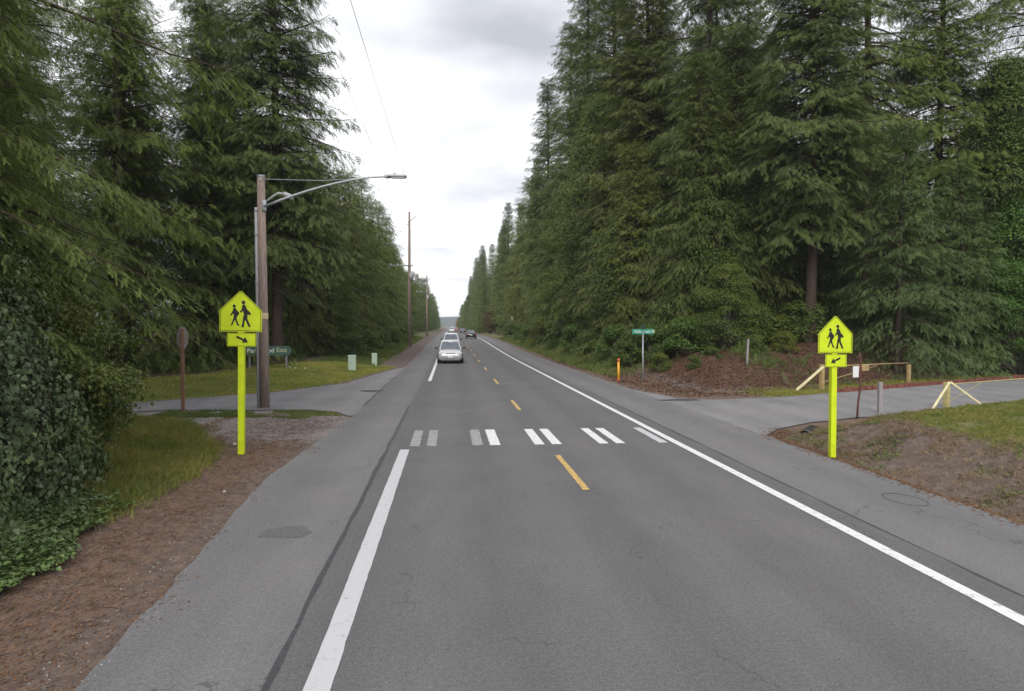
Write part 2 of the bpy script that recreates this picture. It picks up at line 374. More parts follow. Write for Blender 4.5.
grass = np.maximum(grass, back*(1-ss(2.2, 3.6, d))*ss(0.1, 0.5, d)*ss(11, 13, xs)*0.95)
grass = np.maximum(grass, back*(ys > 38)*ss(0.8, 1.4, d)*(1-ss(2.2, 3.4, d)))
gl_near = (~right)*(ys < 22.5)*ss(1.4, 2.0, d+(nA-0.5)*0.9-ss(14, 20, ys)*2.2)*ss(9, 11.5, ys)*(1-ss(19.2, 21, ys+(nA-0.5)*3))
gl_far = (~right)*(ys > 24)*(dl > 0)*ss(0.3, 0.8, d)*(1-ss(5.5, 8.5, d))
grass = np.maximum(grass, np.maximum(gl_near, gl_far)); grass = np.where((ys > 47) & ~right, grass*ss(2.2, 3.0, d), grass)
needle = (~right)*(ys < 20)*(0.95-0.6*np.exp(-((d-0.25)/0.3)**2)) + (right)*np.exp(-((d-0.25)/0.3)**2)*0.9
needle = np.maximum(needle, back*(d < 2.5)*(xs < 13)*0.9)
gravel = (~right)*ss(14, 19, ys)*(ys < 23.6)*0.8 + path*0.95
leaf = back*ss(2.4, 3.6, d)*0.95 + (~right)*ss(6, 9, d)*0.9
idx = np.arange(len(xs)).reshape(X.shape)
F = np.stack([idx[:-1, :-1], idx[:-1, 1:], idx[1:, 1:], idx[1:, :-1]], -1).reshape(-1, 4)
me = npmesh('ground', np.stack([xs, ys, z], 1), F, smooth=True, attrs=dict(grass=grass, needle=needle, gravel=gravel, leaf=leaf))
tag(link('ground', me, M['ground']), kind='structure')

# ------------------------------------------------ roads
YS = np.unique(np.concatenate([np.arange(-30, 50, 0.25), np.arange(50, 140, 2.0), np.geomspace(140, 900, 12)]))
def strip(name, xl, xr, ys, dz, m, parent=None):
    ys = np.asarray(ys, float); a = xl(ys) if callable(xl) else np.full(len(ys), xl); b = xr(ys) if callable(xr) else np.full(len(ys), xr)
    zz = RZ(ys)+dz; V = np.stack([np.stack([a, ys, zz], 1), np.stack([b, ys, zz], 1)], 1).reshape(-1, 3)
    i = np.arange(len(ys)-1)*2
    return link(name, npmesh(name, V, np.stack([i, i+1, i+3, i+2], 1)), m, parent)
jag = lambda y, o: (fbm(y, y*0+o, 2.2, o, 4)-0.5)*0.12*(1-ss(60, 80, y))
road = tag(strip('road', -1.36, 5.68, YS, 0.0, M['asphalt']), kind='structure')
shL = tag(strip('road_shoulder', lambda y: edgeL(y)+jag(y, 3), -1.36, YS, 0.0, M['shoulder']), kind='structure')
shR = tag(strip('road_shoulder', 5.68, lambda y: edgeR(y)+jag(y, 11), YS, 0.0, M['shoulder']), kind='structure')
def sheet(name, poly, z, m, o):
    pts = []
    for i in range(len(poly)):
        a = np.array(poly[i], float); b = np.array(poly[(i+1)%len(poly)], float); n = max(1, int(np.linalg.norm(b-a)/0.35))
        for k in range(n):
            p = a+(b-a)*k/n; j = (vnoise(p[0]*2.3, p[1]*2.3, 1, o)-0.5)*0.2; pts.append((p[0]+j, p[1]+j))
    from mathutils.geometry import delaunay_2d_cdt
    n = len(pts); V2, _, F2, *_r = delaunay_2d_cdt([Vector(p) for p in pts], [(i, (i+1) % n) for i in range(n)], [list(range(n))], 1, 1e-5)
    me = bpy.data.meshes.new(name); me.from_pydata([(v.x, v.y, z) for v in V2], [], [tuple(f) for f in F2]); me.update()
    return tag(link(name, me, m), kind='structure')
sheet('side_road', POLY_L, -0.008, M['sideroad'], 21)
sheet('side_road', POLY_R, -0.008, M['sideroad'], 31)
# tar seams
wob = lambda c, w, o: (lambda y: c + w*np.sign(w)*0 + (fbm(y, y*0+o, 0.9, o, 3)-0.5)*0.06 + w*(0.6+0.8*vnoise(y, y*0, 1.7, o+5)))
strip('tar_seam', wob(-1.38, -0.035, 41), wob(-1.38, 0.035, 47), np.arange(-10, 24, 0.2), 0.003, M['tar'], road)
strip('tar_seam', wob(5.7, -0.02, 51), wob(5.7, 0.02, 57), np.arange(-10, 30, 0.2), 0.003, M['tar'], road)
strip('tar_seam', wob(-2.92, -0.03, 61), wob(-2.92, 0.03, 67), np.arange(24, 38, 0.2), 0.003, M['tar'], road)
def blob(name, cx, cy, rx, ry, z, m, parent, n=28, j=0.35, o=0):
    bm = bmesh.new(); vs = []
    for k in range(n):
        a = 2*math.pi*k/n; q = 1+j*(float(vnoise(math.cos(a)*2+cx, math.sin(a)*2+cy, 1, o))-0.5)*2
        vs.append(bm.verts.new((cx+rx*q*math.cos(a), cy+ry*q*math.sin(a), z)))
    bm.faces.new(vs); return bobj(name, bm, m, parent)
blob('tar_patch', 8.3, 24.9, 0.8, 0.25, 0.004, M['tar'], road)
blob('tar_patch', -3.3, 29.5, 0.5, 0.35, 0.004, M['tar'], road)
blob('dark_patch', -2.13, 9.3, 0.32, 0.26, 0.004, M['iron'], road, 32, 0.25)
bm = bmesh.new()
for k in range(36):
    a0, a1 = 2*math.pi*k/36, 2*math.pi*(k+1)/36
    q = [bm.verts.new((7.05+r*1.0*math.cos(a), 10.25+r*1.5*math.sin(a), 0.004)) for r, a in ((0.26, a0), (0.26, a1), (0.272, a1), (0.272, a0))]
    bm.faces.new(q)
bobj('ring_crack', bm, M['tar'], road)
# painted lines
def line(name, x, w, y0, y1, m, dz=0.006, j=0.006):
    n = max(2, int((y1-y0)/0.15) if y1 < 60 else int((y1-y0)/3)+2); ys = np.linspace(y0, y1, n); ph = rng.random()*50
    return strip(name, lambda y: x-w/2+(vnoise(y, y*0+ph, 6)-0.5)*j*2, lambda y: x+w/2+(vnoise(y, y*0+ph+9, 6)-0.5)*j*2, ys, dz, m, road)
line('edge_line', -0.99, 0.20, -10, 15.35, M['white_old'])
line('edge_line', -1.0, 0.17, 34.5, 300, M['white_paint'])
line('edge_line', 5.22, 0.17, -10, 60, M['white_paint'])
line('edge_line', 5.22, 0.17, 60.2, 300, M['white_paint'])
for y0, y1 in ((11.3, 14.4), (22.3, 25.3), (32.4, 35.6), (42.6, 45.6), (52.6, 55.6), (62.6, 65.6), (72.6, 75.6), (82.6, 85.6), (92.6, 95.6), (2, 4.6)):
    line('centre_dash', 2.23, 0.115, y0, y1, M['yellow_paint'])
for x, w, m in ((-0.80, 0.22, 'white_worn'), (-0.42, 0.22, 'white_worn'), (0.62, 0.24, 'white_worn'), (1.02, 0.24, 'white_paint'), (2.03, 0.22, 'white_paint'),
                (2.43, 0.22, 'white_paint'), (3.52, 0.21, 'white_paint'), (3.91, 0.21, 'white_paint'), (4.92, 0.20, 'white_old')):
    line('crosswalk_bar', x, w, 15.75, 18.15, M[m])

# ------------------------------------------------ hills
def hills():
    n = 90; th = np.linspace(-0.6, 0.75, n); V = []; 
    for r_, hh in ((1500, 0), (1750, 20), (2100, 26), (2600, 30)):
        for a in th:
            V.append((r_*math.sin(a), r_*math.cos(a), (hh + (float(vnoise(a*60, r_, 1, 7))-0.5)*7 + (float(vnoise(a*14, r_, 1, 8))-0.5)*12)*(1 if hh else 0) - (6 if not hh else 0)))
    V = np.array(V); i = np.arange(3)[:, None]*n + np.arange(n-1)[None]; i = i.ravel()
    F = np.stack([i, i+1, i+n+1, i+n], 1)
    m = plain('wooded_hill', (0.035, 0.055, 0.04), 0.95, var=0.5, scale=0.02)
    return tag(link('hills', npmesh('hills', V, F, smooth=True), m), kind='structure')
hills()

# ------------------------------------------------ foliage templates
def frond(n, ang=0.9, wid=0.16, lat=0.34, droop=0.12):
    """flat conifer spray along +x: pairs of narrow leaflets, longest a third of the way out"""
    v = []; f = []
    for i in range(n):
        s = 0.08+0.80*i/max(1, n-1); ll = lat*(1-abs(s-0.35)*1.05)
        for sg in (-1, 1):
            k = len(v); cx = s; bx = wid*0.5
            v += [(cx-bx*0.5, 0, -droop*s*s), (cx+bx*0.5, 0, -droop*(s+bx)**2), (cx+ll*math.cos(ang)*1.1, sg*ll*math.sin(ang), -droop*(s+0.2)**2-0.05)]
            f.append((k, k+1, k+2))
    k = len(v); v += [(0.75, -0.05, -droop*0.6), (0.75, 0.05, -droop*0.6), (1.05, 0, -droop*1.1)]; f.append((k, k+1, k+2))
    return np.array(v), np.array(f)
FR_FAR = frond(4, wid=0.26, lat=0.42); FR_MID = frond(6, wid=0.17, lat=0.34); FR_NEAR = frond(13, wid=0.07, lat=0.20)
LEAFQ = (np.array([(0, 0, 0), (0.45, 0.3, 0.08), (1, 0, -0.05), (0.45, -0.3, 0.08)]), np.array([(0, 1, 2), (0, 2, 3)]))
IVY = (np.array([(0, 0, 0), (0.12, 0.42, 0.05), (0.5, 0.34, 0.05), (1, 0, -0.12), (0.5, -0.34, 0.05), (0.12, -0.42, 0.05)]),
       np.array([(0, 1, 2), (0, 2, 3), (0, 3, 4), (0, 4, 5)]))

def woodmesh(segs, n=5):
    """segs: list of (points array kx3, radii k) -> numpy tubes"""
    V = []; F = []; off = 0
    for P, r in segs:
        P = np.asarray(P, float); k = len(P); T = unit(np.gradient(P, axis=0)); ref = np.array([0.0, 0, 1.0])
        if abs(T[0] @ ref) > 0.8: ref = np.array([1.0, 0, 0])
        A = unit(np.cross(T, ref)); B = np.cross(T, A); th = np.arange(n)*2*np.pi/n
        ring = P[:, None] + (A[:, None]*np.cos(th)[None, :, None] + B[:, None]*np.sin(th)[None, :, None])*np.asarray(r)[:, None, None]
        V.append(ring.reshape(-1, 3)); i = np.arange(k-1)[:, None]*n; j = np.arange(n)[None]; j2 = (j+1) % n
        F.append(np.stack([i+j, i+j2, i+n+j2, i+n+j], -1).reshape(-1, 4)+off); off += k*n
    return np.concatenate(V), np.concatenate(F)

def conifer(name, seed, H, Rr, base, nbr, dens, slen, tmpl, sag=0.25, up=0.1, power=0.75, bare=0.15, layers=0, mat_='needles', trunk_r=None, fill=1.0, thick=1.0):
    g = np.random.default_rng(seed); segs = []
    tr = trunk_r or H*0.0075+0.05; zs = np.linspace(0, H, 14)
    wx = np.cumsum(g.normal(0, 0.05, 14)); wy = np.cumsum(g.normal(0, 0.05, 14))
    segs.append((np.stack([wx, wy, zs-0.3*(zs == 0)], 1), tr*(1-zs/H)**0.8+0.02 + tr*0.5*np.exp(-zs/0.5)))
    Ps = []; Xs = []; Zs = []; Sc = []; To = []
    zb = base + (H*0.985-base)*np.sort(g.random(nbr))**0.82
    if layers: zb = np.round((zb-base)*layers)/layers+base+g.normal(0, 0.12, nbr)
    az = np.cumsum(np.full(nbr, 2.399))+g.normal(0, 0.5, nbr)
    sect = g.random(8)*0.45+0.72       # each side of the tree reaches out differently
    for z0, a in zip(zb, az):
        t = (z0-base)/(H-base); t = min(max(t, 0), 0.995)
        prof = (1-t)**power*min(1, 0.55+t*3.2) + 0.05
        ln = Rr*prof*g.uniform(0.62, 1.12)*sect[int((a/(2*np.pi)*8)) % 8]
        if g.random() < 0.06: ln *= 1.22
        if ln < 0.25: ln = 0.25
        el = up + 0.75*t*t - 0.22*(1-t) + g.normal(0, 0.09)
        sg_ = sag*(1.25-t)*g.uniform(0.6, 1.3)
        d2 = np.array([math.cos(a), math.sin(a), 0]); sd2 = np.array([-math.sin(a), math.cos(a), 0])
        ox = np.interp(z0, zs, wx); oy = np.interp(z0, zs, wy); o = np.array([ox, oy, z0])
        curl = g.normal(0, 0.12)
        def pt(s):
            s = np.asarray(s)[..., None]
            return o + d2*s*ln + sd2*curl*s*s*ln + np.array([0, 0, 1.0])*(math.tan(el)*s*ln - sg_*s*s*ln + 0.12*ln*np.maximum(s-0.7, 0)**2*6)
        s6 = np.linspace(0, 1, 6); segs.append((pt(s6), (0.012+0.014*ln)*(1-s6*0.9)*min(1, tr*3)))
        bt = g.random()*0.30; K = max(5, int(ln*3.6*g.uniform(0.85, 1.2)))
        sk = np.concatenate([np.linspace(bare, 0.96, K)+g.normal(0, 0.03, K), [0.9]]); pk = pt(sk)
        for q in range(K+1):
            s_ = float(min(sk[q], 0.98)); sd_ = (1 if q % 2 else -1)*g.uniform(0.6, 1.15) if q < K else g.normal(0, 0.1)
            l2 = (0.50*ln*(1.02-s_)**0.75 + 0.22)*g.uniform(0.75, 1.2) if q < K else 0.12*ln+0.2
            dr = d2*math.cos(sd_) + sd2*math.sin(sd_); slope = math.tan(el)*0.45 - sg_*s_*1.1 - g.uniform(0.0, 0.40) + g.normal(0, 0.10)*thick
            hang = g.uniform(0.15, 0.55)*thick; n2 = max(4, int(l2*dens*g.uniform(0.85, 1.15)))
            u = np.linspace(0.08, 1.0, n2)+g.normal(0, 0.03, n2); pp = np.array([-dr[1], dr[0], 0.0])
            p = pk[q] + dr*(u*l2)[:, None] + pp*g.normal(0, 0.035+0.03*l2, n2)[:, None]
            p[:, 2] += slope*u*l2 - hang*0.5*u*u*l2 + g.normal(0, 0.02+0.02*thick, n2)
            a2 = np.where(np.arange(n2) % 2, 1, -1)*g.uniform(0.25, 0.95, n2)*(1.05-0.6*u)
            x = dr*np.cos(a2)[:, None] + pp*np.sin(a2)[:, None]; x[:, 2] += slope - hang*u*1.0 - g.uniform(0, 0.35, n2) + g.normal(0, 0.12, n2)
            Ps.append(p); Xs.append(x); Zs.append(np.stack([g.normal(0, 0.3, n2), g.normal(0, 0.3, n2), np.ones(n2)], 1))
            Sc.append(slen*g.uniform(0.75, 1.2, n2)*(1.15-0.5*np.clip(u, 0, 1)**2))
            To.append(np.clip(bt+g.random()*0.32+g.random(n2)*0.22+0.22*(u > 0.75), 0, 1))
    P = np.concatenate(Ps); Xx = unit(np.concatenate(Xs)); Z0 = np.concatenate(Zs); Yy = unit(np.cross(Z0, Xx)); Zz = np.cross(Xx, Yy)
    S = np.concatenate(Sc); T = np.concatenate(To)
    V, F = inst(tmpl[0], tmpl[1], P, Xx, Yy, Zz, S)
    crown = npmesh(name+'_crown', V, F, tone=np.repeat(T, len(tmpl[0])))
    wv, wf = woodmesh(segs, 6); trunk = npmesh(name+'_trunk', wv, wf, smooth=True)
    crown.materials.append(M[mat_]); trunk.materials.append(M['bark'])
    return trunk, crown

def broadleaf(name, seed, H, Rr, base, clumps, leaves, lsize, tmpl=LEAFQ, mat_='leaves', shape=1.0, open_=0.0, bk='bark2'):
    g = np.random.default_rng(seed); segs = []
    Ps = []; Ns = []; Sc = []; To = []
    nst = 4
    for k in range(clumps):
        u = unit(g.normal(size=3)); u[2] = abs(u[2])*1.0 if g.random() < 0.75 else u[2]*0.7
        rr = g.uniform(0.35, 1.0)**0.6
        tt = g.random()**0.9; pr = max(0.15, 0.78+0.75*tt-1.5*tt*tt); th = g.random()*6.283; c = np.array([math.cos(th)*Rr*rr*pr, math.sin(th)*Rr*rr*pr, base*0.6+0.2+tt*(H-base)])
        cr = Rr*g.uniform(0.14, 0.36)
        m = int(leaves*(cr/Rr/0.25)**2)
        n_ = unit(g.normal(size=(m, 3))); n_[:, 2] = np.where(g.random(m) < 0.6, np.abs(n_[:, 2]), n_[:, 2])
        q = c + n_*(cr*g.uniform(0.55, 1.1, m)[:, None])*np.array([1.15, 1.15, 0.8])
        Ps.append(q); nn = unit(n_*0.7+np.array([0, 0, 0.55])+g.normal(0, 0.45, (m, 3))); Ns.append(nn)
        Sc.append(lsize*g.uniform(0.6, 1.35, m)); To.append(np.clip(g.random()*0.4+g.random(m)*0.4+(g.random(m) < 0.04)*0.4, 0, 1))
        t = np.linspace(0, 1, 5)[:, None]; st = np.array([g.normal(0, 0.05*Rr), g.normal(0, 0.05*Rr), 0])
        mid = c*np.array([0.35, 0.35, 0.55]); pts = st*(1-t)**2 + 2*mid*t*(1-t) + c*t*t; pts[0, 2] = -0.2
        segs.append((pts, (0.012*H+0.012)*(1-t[:, 0]*0.85)*(1.6 if k < nst else 0.7)))
    P = np.concatenate(Ps); Z0 = np.concatenate(Ns); S = np.concatenate(Sc); T = np.concatenate(To)
    keep = P[:, 2] > 0.02; P, Z0, S, T = P[keep], Z0[keep], S[keep], T[keep]
    r0 = g.normal(size=P.shape); r0[:, 2] -= 0.5; Xx = unit(np.cross(np.cross(Z0, r0), Z0)); Yy = np.cross(Z0, Xx)
    V, F = inst(tmpl[0], tmpl[1], P, Xx, Yy, Z0, S)
    crown = npmesh(name+'_crown', V, F, tone=np.repeat(T, len(tmpl[0]))); crown.materials.append(M[mat_])
    wv, wf = woodmesh(segs, 5); trunk = npmesh(name+'_trunk', wv, wf, smooth=True); trunk.materials.append(M[bk])
    return trunk, crown

VAR = {}
VAR['fir_a'] = conifer('fir_a', 11, 34, 5.0, 5.5, 470, 8.5, 0.42, FR_FAR, sag=0.22, up=0.12, power=0.7)
VAR['fir_b'] = conifer('fir_b', 12, 36, 5.2, 9.0, 270, 7.5, 0.42, FR_FAR, sag=0.3, up=0.05, power=0.6, bare=0.2)
VAR['fir_c'] = conifer('fir_c', 13, 32, 4.4, 3.0, 520, 8.5, 0.40, FR_FAR, sag=0.18, up=0.15, power=0.8)
VAR['cedar_a'] = conifer('cedar_a', 21, 18, 4.5, 0.3, 400, 10.0, 0.34, FR_MID, thick=1.3, sag=0.35, up=0.08, power=0.62)
VAR['cedar_b'] = conifer('cedar_b', 22, 17, 4.3, 0.5, 380, 10.0, 0.34, FR_MID, thick=1.5, sag=0.42, up=0.15, power=0.7)
VAR['spruce'] = conifer('spruce', 31, 14, 5.0, 0.6, 200, 9.5, 0.34, FR_MID, thick=1.0, sag=0.30, up=0.10, power=0.8, layers=1.5)
VAR['near_a'] = conifer('near_a', 41, 17, 4.8, 3.6, 300, 26, 0.19, FR_NEAR, thick=0.9, sag=0.30, up=0.05, power=0.6, layers=2)
VAR['near_b'] = conifer('near_b', 42, 19, 5.2, 4.2, 300, 22, 0.20, FR_NEAR, thick=0.9, sag=0.25, up=0.05, power=0.55, layers=2)
VAR['alder'] = broadleaf('alder', 55, 19, 3.8, 2.5, 260, 330, 0.15)
VAR['alder_b'] = broadleaf('alder_b', 56, 15, 3.4, 1.0, 210, 330, 0.14)
VAR['bush_a'] = broadleaf('bush_a', 51, 5.0, 2.4, 0.3, 80, 620, 0.095)
VAR['bush_b'] = broadleaf('bush_b', 52, 3.2, 1.9, 0.1, 60, 560, 0.085)
VAR['maple'] = broadleaf('maple', 53, 11, 4.0, 2.0, 150, 380, 0.17)
VAR['low_bush'] = broadleaf('low_bush', 54, 1.3, 1.2, 0.0, 40, 170, 0.10)

USED = {}
def tree(var, kind, x, y, s=1.0, rz=None, tint=(1, 1, 1), label='', cat='tree', group=None, zs=None, lean=0.0):
    rz = random.uniform(0, 6.28) if rz is None else rz
    z = hz(x, y)-0.05
    if var not in USED:
        root = empty(kind); tr = link('trunk', VAR[var][0], None, root); cr = link('crown', VAR[var][1], None, root); USED[var] = root
    else:
        root = copy_tree(USED[var]); root.name = kind
    root.location = (x, y, z); root.rotation_euler = (lean, 0, rz); root.scale = (s, s, zs or s)
    tag(root, label, cat, group)
    if not group and 'group' in root: del root['group']
    for ch in root.children: ch.color = (*tint, 1)
    return root

# ------------------------------------------------ trees, left of the road
LG = 'conifers in the front row left of the road'
T1 = (1.25, 1.3, 0.95); TO = (1.35, 1.3, 0.92); TD = (0.95, 1.05, 0.95); TB = (0.85, 1.05, 1.15)
tree('near_a', 'hemlock_tree', -9.0, 9.9, 1.1, 1.6, (1.0, 1.08, 0.78), 'close hemlock at the left picture edge with feathery boughs hanging above the ivy', zs=1.0)
tree('near_b', 'hemlock_tree', -12.9, 17.4, 0.95, 2.0, (0.95, 1.05, 0.8), 'overhanging hemlock between the ivy mound and the stop sign, boughs reaching over the corner')
tree('near_b', 'hemlock_tree', -8.5, 13.0, 0.72, 4.2, (0.95, 1.05, 0.72), 'small dense hemlock rising straight out of the ivy, between the two bigger left hemlocks')
tree('near_a', 'hemlock_tree', -12.8, 12.5, 1.2, 3.0, (0.75, 0.82, 0.72), 'dark hemlock directly behind the closest left hemlock')
LX = [(-17.5, 38.5, 'spruce', 1.75, 'broad spruce with layered drooping boughs behind the stop sign'),
      (-15.2, 47.0, 'cedar_a', 1.35, 'full green conifer just behind the green name board, seen beside the lamp pole'),
      (-10.6, 44.5, 'fir_a', 1.05, 'tallest dark spiky conifer rising above the lamp arm on the left'),
      (-11.8, 57.0, 'cedar_b', 1.05, 'bushy conifer behind the two pale green utility boxes'),
      (-11.6, 63.5, 'cedar_a', 0.95, 'first olive green conifer past the utility boxes, below the lamp head'),
      (-11.2, 71.0, 'cedar_b', 1.05, 'olive conifer second past the utility boxes, with a rounded side'),
      (-11.0, 79.0, 'cedar_a', 1.08, 'conifer beside the near side of the tall bare power pole'),
      (-10.8, 88.0, 'cedar_b', 1.2, 'conifer just past the tall bare power pole on the left'),
      (-11.0, 98.0, 'fir_c', 0.52, 'dark pointed conifer second past the tall power pole on the left'),
      (-10.6, 109.0, 'cedar_a', 1.15, 'rounded conifer third past the tall power pole on the left'),
      (-10.8, 121.0, 'cedar_b', 1.2, 'conifer fourth past the tall power pole on the left')]
for i, (x, y, v, s, lb) in enumerate(LX):
    tree(v, 'conifer_tree', x, y, s, None, [T1, (0.95, 1.05, 0.95), TD, TO, TO, TO, T1, T1, TD, T1, T1][i], lb, group=LG)
farlab = 'distant tree in the narrowing row on the left side of the road near the horizon'  # row mixes alder_b broadleaves among the conifers
y = 133
while y < 520:
    v = random.choice(['cedar_a', 'cedar_b', 'fir_c', 'alder_b']); tree(v, 'conifer_tree', -11.5+random.uniform(-1, 0.8), y, (1.0 if y < 250 else 1.15)*(0.6 if v == 'fir_c' else 1)*random.uniform(0.9, 1.15), None, random.choice([T1, TO, TD]), farlab, group='far conifers left of the road')
    if y > 220: tree('alder_b', 'conifer_tree', -9.0+random.uniform(-0.6, 0.6), y+5, random.uniform(0.6, 0.85), None, T1, farlab, group='far conifers left of the road')
    tree('cedar_a', 'conifer_tree', -18+random.uniform(-1, 1), y+4, 1.3, None, TD, farlab, group='far conifers left of the road')
    y += 11 + (y-133)*0.035
bl = 'dark conifer in the deep rows behind the front trees on the left'
for x, y, v, s in [(-21, 31, 'cedar_a', 1.15), (-25, 38, 'fir_c', 0.85), (-19, 43, 'fir_a', 0.8), (-24, 26, 'cedar_b', 1.1), (-17, 52, 'fir_c', 0.8), (-18, 61, 'fir_a', 0.55),
                   (-17.5, 70, 'cedar_b', 1.2), (-18, 80, 'cedar_a', 1.1), (-17.5, 91, 'cedar_b', 1.15), (-18, 102, 'cedar_a', 1.15), (-17, 114, 'cedar_b', 1.2), (-17, 125, 'cedar_a', 1.15),
                   (-32, 33, 'fir_c', 0.9), (-27, 47, 'fir_a', 0.8), (-31, 22, 'cedar_a', 1.2), (-25, 58, 'fir_c', 0.85), (-16.5, 5, 'cedar_a', 1.0), (-17, 18, 'cedar_b', 1.1),
                   (-20, 11, 'cedar_a', 1.2), (-23, 18.5, 'fir_c', 0.8), (-37, 40, 'fir_a', 0.8), (-36, 26, 'fir_c', 0.8), (-15.5, 53, 'cedar_a', 1.4), (-22, 33, 'fir_a', 0.75), (-28, 6, 'cedar_a', 1.2), (-19, 26.5, 'cedar_a', 1.4), (-15.8, 12.5, 'fir_c', 0.75), (-27, 30, 'fir_a', 0.95), (-19.5, 21, 'fir_a', 0.75)]:
    tree(v, 'conifer_tree', x, y, s, None, TD, bl, group='deep rows of conifers left of the road')

# ------------------------------------------------ trees, right of the road
RG = 'conifers in the front row right of the road'
RX = [(14.6, 62, 'fir_a', 1.12, (0.95, 0.98, 0.9), 'towering fir right of the road whose top leaves the picture, behind the street sign'),
      (14.4, 72, 'fir_c', 1.20, TD, 'tall pointed fir that reaches the upper picture edge nearest the open sky, right side'),
      (14.2, 82, 'fir_b', 1.0, TD, 'dark ragged fir with stepped outline against the sky on the right'),
      (12.9, 91, 'fir_a', 0.95, TD, 'dark spiky fir at the left edge of the big right hand stand'),
      (13.0, 105, 'fir_c', 0.78, T1, 'shorter fir where the right hand skyline drops'),
      (14.2, 121, 'cedar_a', 1.45, TO, 'lighter green conifer just beyond the skyline drop on the right'),
      (14.0, 137, 'fir_c', 0.80, T1, 'pointed conifer right of the road opposite the tall power pole')]
for x, y, v, s, tn, lb in RX: tree(v, 'fir_tree', x, y, s, None, tn, lb, group=RG)
farlabR = 'distant tree in the narrowing row on the right side of the road near the horizon'  # some trees here are alder_b, a broadleaf, named like the conifers
y = 150
while y < 560:
    tree(random.choice(['cedar_a', 'fir_a', 'fir_c']), 'conifer_tree', 14.5+random.uniform(-1, 1), y if abs(y-171) > 5 else y+7, 0.95 if y < 300 else 1.1, None, random.choice([T1, TO, TD]), farlabR, group='far conifers right of the road')
    if y > 200: tree(random.choice(['cedar_a', 'alder_b', 'cedar_b']), 'conifer_tree', 10.8+random.uniform(-0.7, 0.6)-min(1.0, (y-200)*0.006), y+5, random.uniform(0.8, 1.15), None, T1, farlabR, group='far conifers right of the road')
    tree('fir_c', 'conifer_tree', 21+random.uniform(-1, 1), y+4, 0.9, None, TD, farlabR, group='far conifers right of the road')
    y += 12 + (y-150)*0.035
US = [(12.6, 46.5, 'cedar_a', 0.72, 'low full conifer at the roadside just left of the orange marker'),
      (12.4, 54, 'cedar_b', 0.95, 'bushy conifer at the right roadside beyond the orange marker'),
      (12.2, 64, 'cedar_a', 0.85, 'olive green conifer low in front of the tall firs, further down the right roadside'),
      (12.0, 76, 'cedar_b', 0.85, 'small conifer at the foot of the dark firs by the right shoulder'),
      (14.6, 40.5, 'cedar_b', 1.0, 'drooping conifer above and behind the street name sign'),
      (17.2, 42, 'cedar_a', 1.05, 'conifer between the street name sign and the leafy shrub'),
      (12.3, 88, 'cedar_a', 0.8, 'small conifer low at the right shoulder near the dark car')]
for x, y, v, s, lb in US: tree(v, 'conifer_tree', x, y, s, None, random.choice([T1, TO, (1, 1.02, 0.85)]), lb, group='low conifers along the right roadside')
tree('spruce', 'spruce_tree', 23.6, 35.2, 0.92, 1.0, (0.95, 1.15, 1.2), 'blue green spruce with hanging boughs right behind the right school sign')
tree('spruce', 'spruce_tree', 28.8, 37.0, 0.85, 3.3, (0.9, 1.12, 1.1), 'second blue green spruce, behind the white sign of the far gate')
for x, y, v, s, tn, lb in [(20.3, 38, 'fir_a', 1.0, TD, 'tall fir with a bare dark trunk standing left of the right school sign'),
                       (17.6, 47, 'fir_b', 1.02, TD, 'tall bare trunked fir behind the leafy shrub'),
                       (25.5, 41.5, 'fir_b', 0.95, T1, 'tall fir rising behind the blue green spruce'),
                       (30.8, 42, 'fir_a', 0.95, T1, 'tall green fir near the right picture edge'),
                       (14.9, 52, 'fir_a', 1.0, (1.05, 1.0, 0.8), 'tall olive fir behind the drooping conifer at the street name sign'),
                       (36.5, 42, 'fir_b', 1.0, T1, 'tall fir at the far right picture edge with sky showing through')]:
    tree(v, 'fir_tree', x, y, s, None, tn, lb)
br = 'dark tall fir in the deep rows behind the front trees on the right'
for x, y, v, s in [(21, 55, 'fir_c', 1.0), (20, 66, 'fir_a', 1.0), (20, 77, 'fir_c', 1.0), (20, 88, 'fir_a', 0.9), (20.5, 100, 'fir_c', 0.9), (20.5, 113, 'fir_c', 0.75),
                   (21, 128, 'cedar_a', 1.5), (27, 62, 'fir_a', 1.0), (27, 75, 'fir_c', 1.0), (21, 142, 'cedar_b', 1.4), (34, 72, 'fir_c', 0.95)]:
    tree(v, 'fir_tree', x, y, s, None, TD, br, group='deep rows of firs right of the road')
bb = 'understorey conifer in the dim rows behind the firs on the right'
for x, y, s in [(24.0, 42.5, 0.85), (28, 46, 1.1), (22, 50, 1.15), (26.5, 44, 0.9), (20, 44, 0.6), (25, 47, 0.6), (31, 47, 0.7), (36, 48, 0.7), (42, 45, 0.8), (23, 58, 0.8), (30, 58, 0.8), (46, 52, 0.9), (38, 54, 0.8)]:
    tree('cedar_b', 'conifer_tree', x, y, s, None, TD, bb, group='dim understorey conifers on the right')
for x, y, v, s, tn, lb in [(12.9, 59, 'alder', 1.05, (1.1, 1.05, 0.95), 'tall grey green broadleaf tree among the firs, above and left of the street name sign'),
                       (15.8, 41.0, 'alder_b', 0.8, (0.95, 1.05, 0.8), 'slim broadleaf tree between the street name sign and the weathered stake'),
                       (12.2, 71, 'alder_b', 1.0, (1.2, 1.1, 0.8), 'yellowish broadleaf tree low before the pointed fir on the right'),
                       (34.0, 40.5, 'alder', 1.0, (0.95, 1.02, 0.8), 'fresh green broadleaf tree at the right picture edge'),
                       (-10.8, 60, 'alder_b', 0.85, (1.1, 1.1, 0.8), 'broadleaf tree in the left row behind the utility boxes'),
                       (-10.6, 75, 'alder_b', 0.85, (1.2, 1.1, 0.8), 'olive broadleaf tree in the left row just before the tall power pole')]:
    tree(v, 'broadleaf_tree', x, y, s, None, tn, lb)
